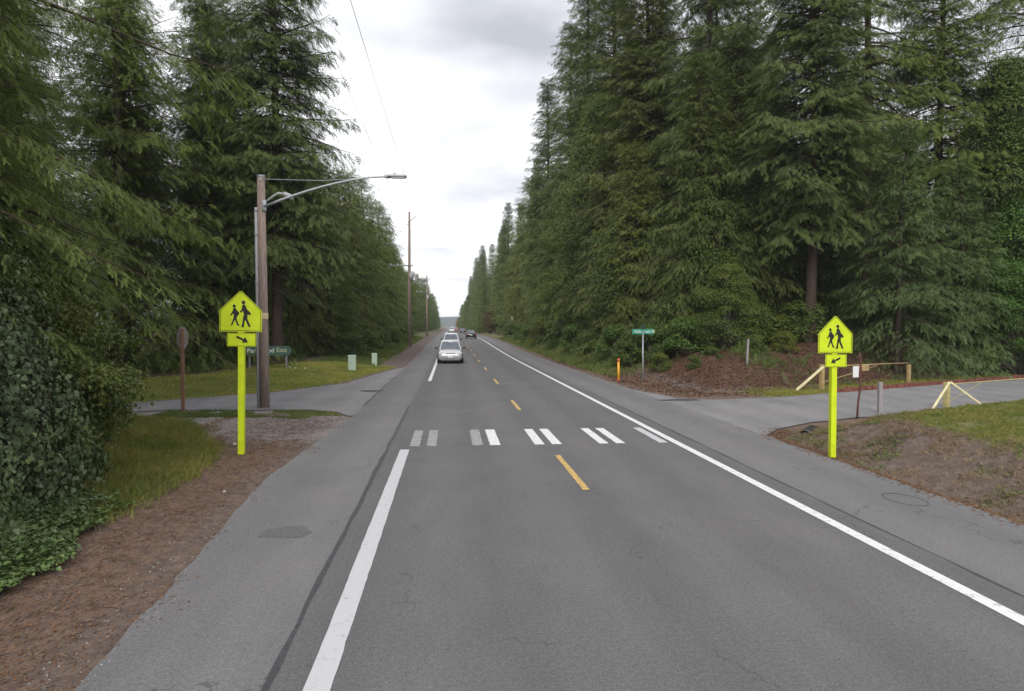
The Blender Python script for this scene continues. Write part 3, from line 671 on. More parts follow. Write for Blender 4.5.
# shrubs
tree('bush_a', 'leafy_shrub', 15.2, 37.6, 0.85, 1.0, (1.15, 1.1, 0.85), 'olive leafy shrub on the slope right of the street name sign', 'shrub')
tree('bush_b', 'leafy_shrub', 12.8, 39.8, 0.9, 2.0, (0.8, 0.85, 0.7), 'dark shrub directly behind the street name sign post', 'shrub')
tree('bush_a', 'leafy_shrub', 31.5, 36.2, 1.15, 4.0, (0.85, 1.15, 0.75), 'big green leafy shrub at the right picture edge above the far kerb', 'shrub')
tree('maple', 'leafy_tree', 33.5, 38.8, 0.95, 4.0, (0.9, 1.2, 0.8), 'broadleaf tree at the right picture edge with hanging green sprays')
tree('maple', 'leafy_tree', 13.4, 48.5, 0.95, 1.0, (0.75, 0.85, 0.75), 'broadleaf tree among the conifers behind the orange marker')
tree('maple', 'leafy_tree', 10.6, 185, 0.6, 1.0, (1.3, 0.75, 0.8), 'small reddish purple tree far down the right roadside by the cream gatepost')
tree('maple', 'leafy_tree', 7.6, 560, 0.8, 1.0, (3.0, 0.8, 0.5), 'bright red autumn tree at the far end of the road')
for k, (x, y, s) in enumerate([(10.4, 40, 1.0), (10.6, 44, 1.2), (10.2, 50, 1.1), (10.2, 57, 1.3), (10.0, 66, 1.2), (10.0, 76, 1.4), (10.0, 88, 1.3), (10, 100, 1.4), (19, 38.5, 1.0), (28, 40, 0.9), (10, 113, 1.5), (10, 126, 1.5), (12.6, 37.0, 1.2), (14.0, 38.8, 1.5), (17.2, 38.4, 1.3), (11.4, 39.0, 1.2), (20.0, 38.4, 1.4), (13.2, 34.4, 0.5), (15.6, 34.9, 0.6), (17.6, 35.6, 0.65), (10.9, 35.6, 0.6), (11.9, 33.4, 0.4), (25.5, 40, 1.3)]):
    tree('low_bush', 'low_shrub', x, y, s, None, random.choice([(1, 1, 0.8), (1.3, 1.1, 0.7), (0.9, 1.1, 0.8)]), 'low green shrub growing on the right roadside bank', 'shrub', 'low shrubs on the right bank')
for k, (x, y, s) in enumerate([(-7.6, 55, 1.1), (-7.4, 63, 1.2), (-7.3, 72, 1.3), (-7.2, 84, 1.3), (-7.2, 97, 1.3), (-7.2, 110, 1.4)]):
    tree('low_bush', 'low_shrub', x, y, s, None, (1.1, 1.1, 0.8), 'low green shrub at the foot of the left tree row', 'shrub', 'low shrubs under the left tree row')
tree('bush_b', 'leafy_shrub', -7.2, 12.4, 0.95, 0.3, (1.1, 0.95, 0.8), 'olive brown shrub between the ivy mound and the roadside grass', 'shrub')
tree('bush_a', 'leafy_shrub', -8.6, 14.9, 0.9, 0.3, (1.0, 0.95, 0.75), 'taller olive shrub under the overhanging hemlock', 'shrub')
tree('bush_a', 'leafy_shrub', -12.6, 22.0, 0.75, 2.3, (0.95, 0.95, 0.75), 'dark green shrub behind the olive shrubs, left of the stop sign post', 'shrub')
tree('bush_b', 'leafy_shrub', -15.5, 20.0, 0.7, 1.3, (1.0, 0.9, 0.7), 'low shrub farthest left along the side road edge behind the ivy', 'shrub')

# ivy mound (surface of leaves over a rounded thicket)
def ivy_mound():
    g = np.random.default_rng(5); n = 62000
    root = empty('ivy_thicket', (-6.0, 10.3, 0))
    tag(root, 'tall mound of dark glossy ivy filling the lower left corner', 'ivy')
    cs = [(-1.9, -2.0, 2.2, 4.0), (-0.6, -0.9, 1.35, 3.1), (-1.4, 0.3, 1.9, 3.9), (-0.9, 1.4, 1.15, 2.7), (-2.6, 1.8, 1.9, 4.2), (-0.2, -2.4, 1.3, 2.4), (-0.5, 0.3, 1.2, 2.9), (-1.0, 2.5, 0.95, 2.0)]
    Ps = []; Ns = []; To = []
    for cx, cy_, r, h in cs:
        m = int(n*r*h/42); u = unit(g.normal(size=(m, 3))); u[:, 2] = np.abs(u[:, 2])
        th = np.arctan2(u[:, 1], u[:, 0])
        lump = 1+0.26*(vnoise(th*2.2+cx*5, u[:, 2]*4+cy_, 1.3, 3)-0.5)*2+0.12*(vnoise(th*7+cx, u[:, 2]*12, 1.3, 4)-0.5)*2
        rr = lump*g.uniform(0.86, 1.06, m)
        p = np.stack([cx+u[:, 0]*r*rr, cy_+u[:, 1]*r*rr, u[:, 2]*h*rr], 1); Ps.append(p)
        nn = u*np.array([1/r, 1/r, 1/h]); Ns.append(unit(unit(nn)+g.normal(0, 0.38, (m, 3)))); To.append(np.clip(vnoise(p[:, 0]*2, p[:, 2]*2, 1, 5)*0.4+g.random(m)*0.38+(g.random(m) < 0.008)*0.5, 0, 1))
    P = np.concatenate(Ps); Nn = np.concatenate(Ns); T = np.concatenate(To)
    dn = np.zeros_like(P); dn[:, 2] = -1; dn += g.normal(0, 0.45, P.shape)
    Xx = unit(dn - Nn*np.sum(dn*Nn, 1, keepdims=True)); Yy = np.cross(Nn, Xx)
    V, F = inst(IVY[0], IVY[1], P, Xx, Yy, Nn, g.uniform(0.6, 1.3, len(P))**1.5*0.066)
    link('leaves', npmesh('ivy_leaves', V, F, tone=np.repeat(T, 6)), M['ivy'], root)
    segs = []
    for cx, cy_, r, h in cs:
        for k in range(5):
            a = g.random()*6.28; t = np.linspace(0, 1, 6)[:, None]
            e = np.array([cx+r*0.6*math.cos(a), cy_+r*0.6*math.sin(a), h*g.uniform(0.5, 0.85)]); s0 = np.array([cx+0.3*math.cos(a), cy_+0.3*math.sin(a), -0.1])
            segs.append((s0+(e-s0)*t+np.array([0, 0, 0.3])*t*(1-t), 0.04*(1-t[:, 0]*0.8)))
    wv, wf = woodmesh(segs); link('stems', npmesh('ivy_stems', wv, wf, smooth=True), M['bark2'], root)
ivy_mound()

# ------------------------------------------------ ground cover (stuff)
def scatter(name, n, xr, yr, dens, tmpl, size, matk, up=0.0, label='', cat='', seed=1, tilt=0.5, tone=None, lift=0.0, tint=(1, 1, 1)):
    """dens(x,y,d,flags)->0..1 acceptance; leaves or blades sitting on the terrain"""
    g = np.random.default_rng(seed); x = g.uniform(*xr, n); y = g.uniform(*yr, n)
    f = fields(x, y); k = g.random(n) < dens(x, y, f[1], f)
    x, y, z, d = x[k], y[k], f[0][k], f[1][k]; m = len(x)
    z = np.maximum(z, np.where(d < 0, RZ(y), -9)) + lift
    a = g.random(m)*2*np.pi
    if up:    # standing blades: template x is the height
        Xx = unit(np.stack([g.normal(0, tilt, m), g.normal(0, tilt, m), np.ones(m)], 1)); r = np.stack([np.cos(a), np.sin(a), np.zeros(m)], 1)
        Yy = unit(np.cross(Xx, r)); Zz = np.cross(Xx, Yy)
    else:
        Zz = unit(np.stack([g.normal(0, tilt, m), g.normal(0, tilt, m), np.ones(m)], 1)); r = np.stack([np.cos(a), np.sin(a), np.zeros(m)], 1)
        Xx = unit(r-Zz*np.sum(r*Zz, 1, keepdims=True)); Yy = np.cross(Zz, Xx)
    S = g.uniform(0.55, 1.35, m)*((0.45+1.1*fbm(x, y, 0.9, seed+60)) if up else 1)
    S3 = np.stack([S*size[0], S*size[1], S*size[0]], 1)
    T = np.clip(g.random(m)*0.55+0.45*fbm(x, y, 1.2, seed), 0, 1) if tone is None else tone(x, y, g)
    P = np.stack([x, y, z], 1); V, F = inst(tmpl[0], tmpl[1], P, Xx, Yy, Zz, S3)
    o = link(name, npmesh(name, V, F, tone=np.repeat(T, len(tmpl[0]))), M[matk]); o.color = (*tint, 1)
    return tag(o, label, cat, kind='stuff')
BLADE = (np.array([(0, -0.5, 0), (0, 0.5, 0), (0.6, 0.3, 0.12), (0.6, -0.3, 0.12), (1, 0, 0.38)]), np.array([(0, 1, 2), (0, 2, 3), (3, 2, 4)]))
TUFT = (np.concatenate([BLADE[0]*[1, 1, 1], BLADE[0]*[0.8, 1, -1.6]+[0, 1.5, 0.06], BLADE[0]*[0.9, 1, 1.8]+[0, -1.5, -0.05]]), np.concatenate([BLADE[1], BLADE[1]+5, BLADE[1]+10]))
FLAT = (np.array([(-0.5, -0.5, 0.01), (0.5, -0.35, 0.06), (0.55, 0.4, 0.02), (-0.4, 0.5, 0.08)]), np.array([(0, 1, 2), (0, 2, 3)]))
ZZ = lambda c: c.astype(float)
scatter('roadside_grass', 90000, (-9.5, -4), (9.5, 21.5), lambda x, y, d, f: ss(1.35, 2.1, d+(fbm(x, y, 0.6, 9)-0.5)*0.9-ss(14, 20, y)*2.2)*ss(9, 11.5, y)*(1-ss(18.8, 21, y+(fbm(x, y, 0.6, 9)-0.5)*3))*ss(0.3, 0.55, fbm(x, y, 1.5, 4)+0.12),
        TUFT, (0.16, 0.010), 'grass', 1, 'uneven green grass on the left roadside around the school sign', 'grass', 2, 0.6, tint=(1.45, 1.22, 1.05))
scatter('roadside_weeds', 9000, (-9, -4), (9.5, 22), lambda x, y, d, f: ss(1.4, 2.0, d-ss(14, 20, y)*2.0)*ss(0.5, 0.6, fbm(x, y, 1.1, 29)),
        LEAFQ, (0.07, 0.06), 'grass', 0, 'small leafy weeds in the grass on the left roadside', 'weeds', 28, 0.9, lift=0.07)
scatter('roadside_dead_grass', 30000, (-9.5, -4), (9.5, 21.5), lambda x, y, d, f: ss(1.2, 1.7, d-ss(14, 20, y)*1.8)*ss(0.5, 0.62, fbm(x, y, 1.3, 19)),
        TUFT, (0.12, 0.008), 'straw', 1, 'dry pale stalks mixed into the grass on the left roadside', 'dead grass', 22, 0.9)
scatter('corner_grass', 9000, (-9, -3), (20.8, 23.3), lambda x, y, d, f: (d > 0.1)*ss(0.52, 0.6, fbm(x, y, 1.1, 14)),
        TUFT, (0.07, 0.01), 'grass', 1, 'sparse grass tufts on the gravel corner by the lamp pole', 'grass', 3, 0.5)
scatter('lawn_grass', 120000, (-20, -3.6), (24.5, 47), lambda x, y, d, f: (f[3] > 0.1)*ss(0.25, 0.7, d)*(1-ss(5.5, 8, d)),
        TUFT, (0.075, 0.016), 'grass', 1, 'mown grass verge beyond the left side road', 'grass', 4, 0.5, tint=(2.1, 1.75, 1.5))
scatter('bank_top_grass', 150000, (8.5, 22), (4, 24), lambda x, y, d, f: f[4]*ss(1.9, 2.8, d+(fbm(x, y, 0.6, 9)-0.5)*1.2)*(1-np.exp(-((y-(nearR(x)-1.6-0.03*(x-10)))/0.34)**2))*ss(0.28, 0.5, fbm(x, y, 1.2, 24)+0.1),
        TUFT, (0.07, 0.010), 'grass', 1, 'grass on top of the earth bank on the right', 'grass', 5, 0.6, tint=(1.35, 1.15, 1.0))
scatter('bank_dead_grass', 70000, (7.7, 13), (3, 20), lambda x, y, d, f: f[4]*ss(0.25, 0.6, d)*(1-ss(2.2, 3.2, d))*(0.15+0.85*ss(0.35, 0.6, fbm(x, y, 1.8, 34))),
        TUFT, (0.085, 0.007), 'straw', 1, 'matted dead grass and roots on the face of the right bank', 'dead grass', 6, 1.1)
scatter('bank_weeds', 26000, (7.8, 12), (4, 20), lambda x, y, d, f: f[4]*ss(0.35, 0.6, d)*(1-ss(1.6, 2.6, d))*ss(0.56, 0.64, fbm(x, y, 1.3, 44)),
        LEAFQ, (0.06, 0.06), 'grass', 0, 'small green weeds on the right bank', 'weeds', 7, 0.6, lift=0.03)
scatter('verge_grass', 50000, (8.5, 34), (25, 42), lambda x, y, d, f: f[5]*(f[2] > 0.15)*(1-ss(1.6, 3.4, d))*ss(11, 14, x)*ss(0.3, 0.5, fbm(x, y, 0.8, 24)+0.1),
        TUFT, (0.08, 0.016), 'grass', 1, 'grass verge between the right side road and the leafy slope', 'grass', 8, 0.5, tint=(1.7, 1.35, 0.9))
scatter('roadside_weeds', 60000, (7.7, 12), (34, 120), lambda x, y, d, f: ss(0.6, 1.2, d)*(1-ss(2.6, 4, d))*ss(36, 44, y),
        TUFT, (0.22, 0.03), 'grass', 1, 'tall grass and weeds along the right shoulder', 'grass', 9, 0.5)
scatter('roadside_weeds', 50000, (-9, -3), (47, 130), lambda x, y, d, f: ss(1.6, 2.6, d)*(1-ss(5, 6, d)),
        TUFT, (0.2, 0.03), 'grass', 1, 'grass along the left shoulder below the tree row', 'grass', 10, 0.5)
scatter('needle_litter', 60000, (-6.5, -2.4), (2, 22), lambda x, y, d, f: ss(-0.25, 0.9, d-(fbm(x, y, 1.0, 54)-0.5)*1.6)*(1-ss(2.0, 3.2, d))*0.95,
        FLAT, (0.026, 0.012), 'litter', 0, 'rust brown needles and leaves on the left dirt strip', 'litter', 11, 0.3, lift=0.008, tint=(0.72, 0.85, 1.0))
scatter('fallen_twigs', 1300, (-6.5, -2.6), (2, 22), lambda x, y, d, f: ss(0.0, 0.5, d)*(1-ss(2.0, 3.2, d)),
        FLAT, (0.14, 0.006), 'straw', 0, 'thin dead twigs lying on the left dirt strip', 'twigs', 23, 0.12, lift=0.012, tint=(0.9, 0.85, 0.8))
scatter('loose_gravel', 16000, (-9, -2.4), (2, 23.2), lambda x, y, d, f: np.maximum(np.exp(-((d-0.15)/0.3)**2)*0.6, ss(15, 19, y)*(d > -0.1)),
        (np.array([(0, 0, 0.5), (0.5, 0, 0), (0, 0.5, 0), (-0.5, 0, 0), (0, -0.5, 0)]), np.array([(0, 1, 2), (0, 2, 3), (0, 3, 4), (0, 4, 1)])), (0.022, 0.02), 'gravel', 0, 'loose grey gravel along the left pavement edge and corner', 'gravel', 24, 0.3, lift=0.0)
scatter('edge_litter', 26000, (7.2, 8.9), (3, 18), lambda x, y, d, f: np.exp(-((d-0.22)/0.28)**2),
        FLAT, (0.034, 0.018), 'litter', 0, 'orange brown leaves along the right pavement edge', 'litter', 12, 0.3, lift=0.008, tint=(0.7, 0.85, 0.95))
scatter('slope_litter', 130000, (7.8, 36), (26, 60), lambda x, y, d, f: f[5]*(f[2] > 0.05)*ss(0.3, 1.2, d-(fbm(x, y, 0.7, 64)-0.5)*1.5)*(1-ss(10, 14, d))*np.where(x < 13, 1, ss(1.5, 3.2, d)*0.9+0.06),
        FLAT, (0.07, 0.045), 'litter', 0, 'brown fallen leaves covering the slope under the right trees', 'litter', 13, 0.3, lift=0.012, tint=(0.52, 0.60, 0.66))
scatter('slope_undergrowth', 24000, (8.3, 36), (30, 60), lambda x, y, d, f: f[5]*ss(1.2, 2.6, d)*(1-ss(9, 13, d))*ss(0.5, 0.62, fbm(x, y, 0.45, 74)-0.03)*np.where(y < 42, 0.12+0.88*ss(4.0, 6.0, d), 1),
        FR_MID, (0.42, 0.42), 'leaves', 1, 'ferns and brambles on the slope under the right trees', 'undergrowth', 14, 0.8)
scatter('forest_floor_ferns', 16000, (-24, -8), (24, 60), lambda x, y, d, f: (f[3] > 0)*ss(6.5, 8.5, d)*ss(0.45, 0.6, fbm(x, y, 0.5, 84)),
        FR_MID, (0.4, 0.4), 'leaves', 1, 'ferns under the left trees behind the grass verge', 'undergrowth', 15, 0.8)
scatter('ivy_ground_cover', 95000, (-7.5, -3.8), (3.5, 11.5), lambda x, y, d, f: ss(1.35, 1.6, d+(fbm(x, y, 0.9, 94)-0.5)*0.8)*(1-ss(9.8, 11, y)),
        IVY, (0.055, 0.055), 'ivy', 0, 'low green ivy spreading over the soil at the foot of the ivy mound', 'ivy', 16, 0.5, lift=0.10, tint=(1.15, 1.25, 0.95),
        tone=lambda x, y, g: np.clip(g.random(len(x))*0.6+0.2+(g.random(len(x)) < 0.03)*0.5*ss(-5.2, -4.6, x), 0, 1))
scatter('ivy_ground_cover', 65000, (-7.5, -3.8), (3.5, 11.5), lambda x, y, d, f: ss(1.5, 1.9, d+(fbm(x, y, 0.9, 94)-0.5)*0.8)*(1-ss(9.8, 11, y)),
        IVY, (0.058, 0.058), 'ivy', 0, 'upper layer of ivy leaves at the foot of the ivy mound', 'ivy', 17, 0.5, lift=0.22, tint=(1.0, 1.1, 0.9))

# ------------------------------------------------ school crossing signs
ADULT = [(303,188),(322,183),(338,205),(352,240),(380,268),(392,290),(378,302),(356,292),(352,340),(368,375),(388,425),(380,436),(366,430),(345,385),(330,350),(322,385),(316,435),(294,437),(292,425),(302,380),(308,330),(318,290),(305,255),(280,278),(274,262),(296,235),(297,205)]
CHILD = [(208,225),(228,222),(245,250),(268,275),(264,298),(250,312),(240,335),(248,370),(270,415),(262,424),(248,415),(228,365),(220,355),(208,385),(192,420),(180,414),(196,370),(208,330),(212,300),(205,285),(180,312),(170,305),(196,265),(203,240)]
ARROW = [(-62,-36),(-50,-46),(24,-10),(40,-32),(70,30),(2,34),(14,12),(-58,-22)]
def school_sign(x, y, w, zb, ph, top, plw, plh, flip, postw, lean, label):
    root = empty('school_crossing_sign', (x, y, hz(x, y) if x < 0 else -0.04), 0); root.rotation_euler = (0, lean, 0)
    tag(root, label, 'road sign', 'school crossing signs'); z0 = root.location.z; zb -= z0; top -= z0
    s = w/445.0
    bm = bmesh.new(); box(bm, (0, 0.02, (zb+0.35)/2), (postw, postw, zb+0.35), None, 0.008); bobj('post', bm, M['limepost'], root)
    sh = (top-zb)*0.53
    pent = [(-w/2, zb), (w/2, zb), (w/2, zb+sh), (w*0.03, top), (-w*0.03, top), (-w/2, zb+sh)]
    bm = bmesh.new(); prism(bm, pent, -0.052, -0.047); pn = bobj('sign_panel', bm, M['lime'], root)
    bm = bmesh.new(); prism(bm, [(a*0.985, zb+0.003+(b-zb)*0.99) for a, b in pent], -0.0465, -0.044); bobj('panel_back', bm, M['signback'], pn)
    def ring(pts, cx, cz, k0, k1, yy):
        bm = bmesh.new(); n = len(pts)
        o = [bm.verts.new((cx+(a-cx)*k0, yy, cz+(b-cz)*k0)) for a, b in pts]; i = [bm.verts.new((cx+(a-cx)*k1, yy, cz+(b-cz)*k1)) for a, b in pts]
        for q in range(n): bm.faces.new((o[q], o[(q+1)%n], i[(q+1)%n], i[q]))
        return bm
    bobj('border', ring(pent, 0, zb+(top-zb)*0.45, 0.96, 0.932, -0.054), M['black'], pn)
    def fig(name, pts, hx, hy, hr, par):
        bm = bmesh.new(); c = lambda px, py: ((px-283)*s, zb+(485-py)*(top-zb)/445.0)
        prism(bm, [c(*p) for p in pts], -0.0555, -0.0532)
        prism(bm, [c(hx+hr*math.cos(k*math.pi/8), hy+hr*1.1*math.sin(k*math.pi/8)) for k in range(16)], -0.0553, -0.0532)
        bobj(name, bm, M['black'], par)
    fig('walking_figure', ADULT, 312, 162, 19, pn); fig('walking_figure', CHILD, 216, 203, 17, pn)
    pz = zb-0.03-plh; rect = [(-plw/2, pz), (plw/2, pz), (plw/2, pz+plh), (-plw/2, pz+plh)]
    off = 0.02
    rect = [(a+off, b) for a, b in rect]
    bm = bmesh.new(); prism(bm, rect, -0.052, -0.047); ap = bobj('arrow_plaque', bm, M['lime'], root)
    bobj('border', ring(rect, off, pz+plh/2, 0.95, 0.915, -0.054), M['black'], ap)
    bm = bmesh.new(); f = -1 if flip else 1
    prism(bm, [(off+f*a*s*0.95, pz+plh/2-b*s*0.95) for a, b in ARROW], -0.0555, -0.0532); bobj('arrow', bm, M['black'], ap)
    bm = bmesh.new()
    for zz in (zb+0.12, top-0.2, pz+plh/2):
        tube(bm, [(0, -0.06, zz), (0, -0.045, zz)], 0.009, 8)
    bobj('bolt', bm, M['galv'], pn)
school_sign(-4.43, 15.27, 0.87, 2.58, 0, 3.43, 0.60, 0.28, False, 0.125, 0.012, 'school crossing sign left of the road on a lime yellow post, arrow pointing down right')
school_sign(7.95, 13.9, 0.74, 2.14, 0, 2.90, 0.46, 0.26, True, 0.115, 0.0, 'smaller school crossing sign right of the road, lime yellow post, arrow pointing down left')

# ------------------------------------------------ lamp pole
def lamp_pole():
    x, y = -6.18, 23.92; root = empty('utility_pole', (x, y, hz(x, y)-0.05))
    tag(root, 'brown wooden utility pole with a long street lamp arm at the left corner', 'utility pole')
    bm = bmesh.new(); tube(bm, [(0.02, 0, 0), (0.0, 0, 3), (-0.03, 0, 7.72)], [0.165, 0.155, 0.125], 18); bobj('pole', bm, M['pole_wood'], root, True)
    bm = bmesh.new(); tube(bm, [(-0.17, -0.03, 0.05), (-0.17, -0.03, 3), (-0.19, -0.02, 6.7)], 0.055, 10); cd = bobj('conduit', bm, M['conduit'], root, True)
    bm = bmesh.new()
    for zz in (1, 2.6, 4.2, 5.8, 6.6): box(bm, (-0.12, -0.03, zz), (0.22, 0.13, 0.03))
    bobj('clamp', bm, M['galv'], cd)
    bm = bmesh.new(); P = []
    for k in range(9):
        t = k/8; P.append((0.1+3.9*t, -0.12, 6.72+1.05*(1-(1-t)**1.6)))
    tube(bm, P+[(4.15, -0.12, 7.77)], [0.045-0.002*k for k in range(10)], 10)
    box(bm, (0.09, -0.10, 6.75), (0.14, 0.08, 0.35), None, 0.01); arm = bobj('lamp_arm', bm, M['galv'], root, True)
    bm = bmesh.new(); box(bm, (4.42, -0.12, 7.79), (0.66, 0.26, 0.085), None, 0.03); box(bm, (4.12, -0.12, 7.77), (0.22, 0.12, 0.10), None, 0.02)
    tube(bm, [(4.35, -0.12, 7.82), (4.35, -0.12, 7.90)], 0.035, 10); h = bobj('lamp_head', bm, M['galv'], arm)
    bm = bmesh.new(); box(bm, (4.47, -0.12, 7.74), (0.42, 0.2, 0.025)); bobj('lens', bm, M['white'], arm)
    bm = bmesh.new(); tube(bm, [(0.0, -0.10, 7.62), (2, -0.12, 7.60), (3.45, -0.12, 7.72)], 0.012, 6); bobj('tie_rod', bm, M['galv'], arm)
    bm = bmesh.new(); tube(bm, [(0.08, 0.1, 6.9), (0.3, 0.1, 7.08), (0.5, 0.08, 7.2), (0.72, 0.06, 7.17)], [0.035, 0.035, 0.035, 0.04], 10)
    tube(bm, [(0.68, 0.06, 7.19), (0.86, 0.05, 7.1), (0.98, 0.05, 7.0)], [0.07, 0.09, 0.05], 12); bobj('small_lamp', bm, M['conduit'], root, True)
    bm = bmesh.new(); tube(bm, [(0.0, 0, 3.02), (0.0, 0, 3.22)], 0.163, 20, False); bobj('pale_band', bm, M['cream_wood'], root, True)
    bm = bmesh.new(); box(bm, (-0.02, -0.13, 7.6), (0.05, 0.05, 0.12), None, 0.01); tube(bm, [(-0.03, 0, 7.7), (-0.03, 0, 7.76)], 0.14, 14); bobj('pole_cap', bm, M['galv'], root)
lamp_pole()
def wire(name, a, b, sag, r, label, n=40):
    bm = bmesh.new(); a = Vector(a); b = Vector(b); P = []
    for k in range(n+1):
        t = k/n; p = a.lerp(b, t); p.z -= sag*4*t*(1-t); P.append(p)
    tube(bm, P, r, 5); return tag(bobj(name, bm, M['wire'], None), label, 'cable')
def power_pole(x, y, h, arm_z, label):
    root = empty('power_pole', (x, y, float(RZ(y))-0.05)); tag(root, label, 'power pole', 'power poles along the left roadside')
    bm = bmesh.new(); tube(bm, [(0, 0, 0), (0.02, 0, h/2), (0.05, 0, h)], [0.22, 0.18, 0.12], 12); bobj('pole', bm, M['pole_wood'], root, True)
    bm = bmesh.new(); box(bm, (-0.9, -0.18, arm_z), (2.7, 0.12, 0.14), None, 0.01); ca = bobj('crossarm', bm, M['greywood'], root)
    for xx in (-2.1, -1.3, 0.2):
        bm = bmesh.new(); tube(bm, [(xx, -0.18, arm_z+0.07), (xx, -0.18, arm_z+0.14), (xx, -0.18, arm_z+0.22)], [0.03, 0.07, 0.04], 8); bobj('insulator', bm, M['white'], ca)
    bm = bmesh.new(); bar(bm, (-0.15, -0.12, h-1.3), (0.9, -0.12, h-0.5), 0.08); bar(bm, (0, -0.12, h-1.6), (-0.35, -0.12, h-1.4), 0.07)
    bobj('top_bracket', bm, M['greywood'], root)
    bm = bmesh.new(); tube(bm, [(0.25, -0.2, arm_z-1.6), (0.25, -0.2, arm_z-0.8)], 0.2, 12); bobj('transformer', bm, M['conduit'], root, True)
power_pole(-4.75, 83, 15.9, 9.6, 'tall bare power pole with a pale crossarm standing above the left tree row')
power_pole(-4.9, 150, 13.0, 9.5, 'far power pole with crossarm beyond the tall one on the left')
power_pole(-4.9, -45, 15.9, 9.6, 'power pole behind the viewpoint carrying the overhead wires')
wire('overhead_wire', (-5.1, -45, 14.9), (-5.1, 83, 14.9), 0.25, 0.011, 'left one of the two overhead wires crossing the sky above the road edge')
wire('overhead_wire', (-3.85, -45, 15.7), (-3.85, 83, 15.7), 0.25, 0.011, 'right one of the two overhead wires crossing the sky above the road edge')
wire('service_cable', (-14.5, 25.5, 8.3), (-6.2, 40, 4.2), 0.12, 0.013, 'upper dark cable slanting down behind the lamp pole')
wire('service_cable', (-14.8, 25.5, 7.6), (-6.6, 40, 3.6), 0.12, 0.016, 'lower dark cable slanting down behind the lamp pole')

# stop sign seen from behind
def stop_back():
    x, y = -8.45, 23.0; root = empty('stop_sign', (x, y, hz(x, y)), 0.15); tag(root, 'back of an octagonal stop sign on a brown wooden post at the left side road', 'road sign')
    bm = bmesh.new(); box(bm, (0, 0, 1.3), (0.10, 0.10, 2.7), None, 0.008); bobj('post', bm, M['brown_post'], root)
    bm = bmesh.new(); prism(bm, [(0.335*math.cos(math.pi/8+k*math.pi/4)*0.55, 2.35+0.335*math.sin(math.pi/8+k*math.pi/4)*1.15) for k in range(8)], 0.052, 0.057); p = bobj('sign_plate', bm, M['signback'], root)
    bm = bmesh.new(); tube(bm, [(0, -0.06, 2.5), (0, -0.05, 2.5)], 0.015, 8); tube(bm, [(0, -0.06, 2.15), (0, -0.05, 2.15)], 0.015, 8); bobj('bolt', bm, M['galv'], p)
stop_back()

def text_mesh(name, txt, size, mt, parent, loc, ext=0.004):
    cu = bpy.data.curves.new(name, 'FONT'); cu.body = txt; cu.size = size; cu.extrude = ext; cu.align_x = 'CENTER'; cu.align_y = 'CENTER'
    to = bpy.data.objects.new(name, cu); COL.objects.link(to); C.view_layer.update()
    me = bpy.data.meshes.new_from_object(to.evaluated_get(C.evaluated_depsgraph_get())); bpy.data.objects.remove(to)
    o = link(name, me, mt, parent); o.location = loc; o.rotation_euler = (math.pi/2, 0, 0); return o
def name_board():
    x, y = -10.0, 39.6; root = empty('name_board', (x, y, hz(x, y)), 0.35); tag(root, 'long green board with rounded ends and pale lettering behind the lamp pole', 'sign')
    bm = bmesh.new(); w, h = 2.5, 0.52; pts = []
    for k in range(9): a = -math.pi/2+k*math.pi/8; pts.append((w/2-h/2+h/2*math.cos(a), 1.02+h/2*math.sin(a)))
    for k in range(9): a = math.pi/2+k*math.pi/8; pts.append((-w/2+h/2+h/2*math.cos(a), 1.02+h/2*math.sin(a)))
    prism(bm, pts, -0.03, 0.03); b = bobj('board', bm, M['dark_green_sign'], root)
    text_mesh('lettering', 'Parkwood', 0.34, M['letter'], b, (-0.38, -0.036, 1.03)); text_mesh('lettering', 'East', 0.34, M['letter_yellow'], b, (0.72, -0.036, 1.05))
    for sx in (-0.95, 0.98):
        bm = bmesh.new(); box(bm, (sx, 0.07, 0.5), (0.10, 0.08, 1.3), None, 0.006); bobj('leg', bm, M['greywood'], root)
name_board()
for k, (px, py, s) in enumerate([(-8.55, 39.6, 1), (-8.05, 39.8, 0.8), (-8.9, 39.9, 0.7)]):
    bm = bmesh.new(); bmesh.ops.create_icosphere(bm, subdivisions=2, radius=0.10*s)
    for v in bm.verts: v.co *= random.uniform(0.85, 1.15); v.co.z *= 0.7
    o = bobj('pale_rock', bm, M['stone'], None, True); o.location = (px, py, hz(px, py)+0.05)
    tag(o, ['largest pale rock in the grass below the green name board', 'right hand pale rock in the grass below the green name board', 'left hand small pale rock below the green name board'][k], 'rock', 'pale rocks below the name board')

def pedestal(x, y, h, w, label):
    root = empty('utility_box', (x, y, hz(x, y)-0.03), 0.1); tag(root, label, 'utility box', 'pale green utility boxes on the verge')
    bm = bmesh.new(); box(bm, (0, 0, h*0.45), (w, w*0.8, h*0.9), None, 0.02); bobj('cabinet', bm, M['pedestal'], root)
    bm = bmesh.new(); box(bm, (0, 0, h*0.94), (w*1.1, w*0.9, h*0.13), None, 0.035); bobj('lid', bm, M['pedestal'], root)
    bm = bmesh.new(); box(bm, (0, -w*0.4-0.005, h*0.6), (w*0.4, 0.01, 0.05)); bobj('handle', bm, M['galv'], root)
pedestal(-5.85, 42.6, 0.98, 0.45, 'larger pale green utility box on the left verge, nearer the lamp pole')
pedestal(-5.05, 47.5, 0.85, 0.35, 'smaller pale green utility box on the left verge, nearer the road')

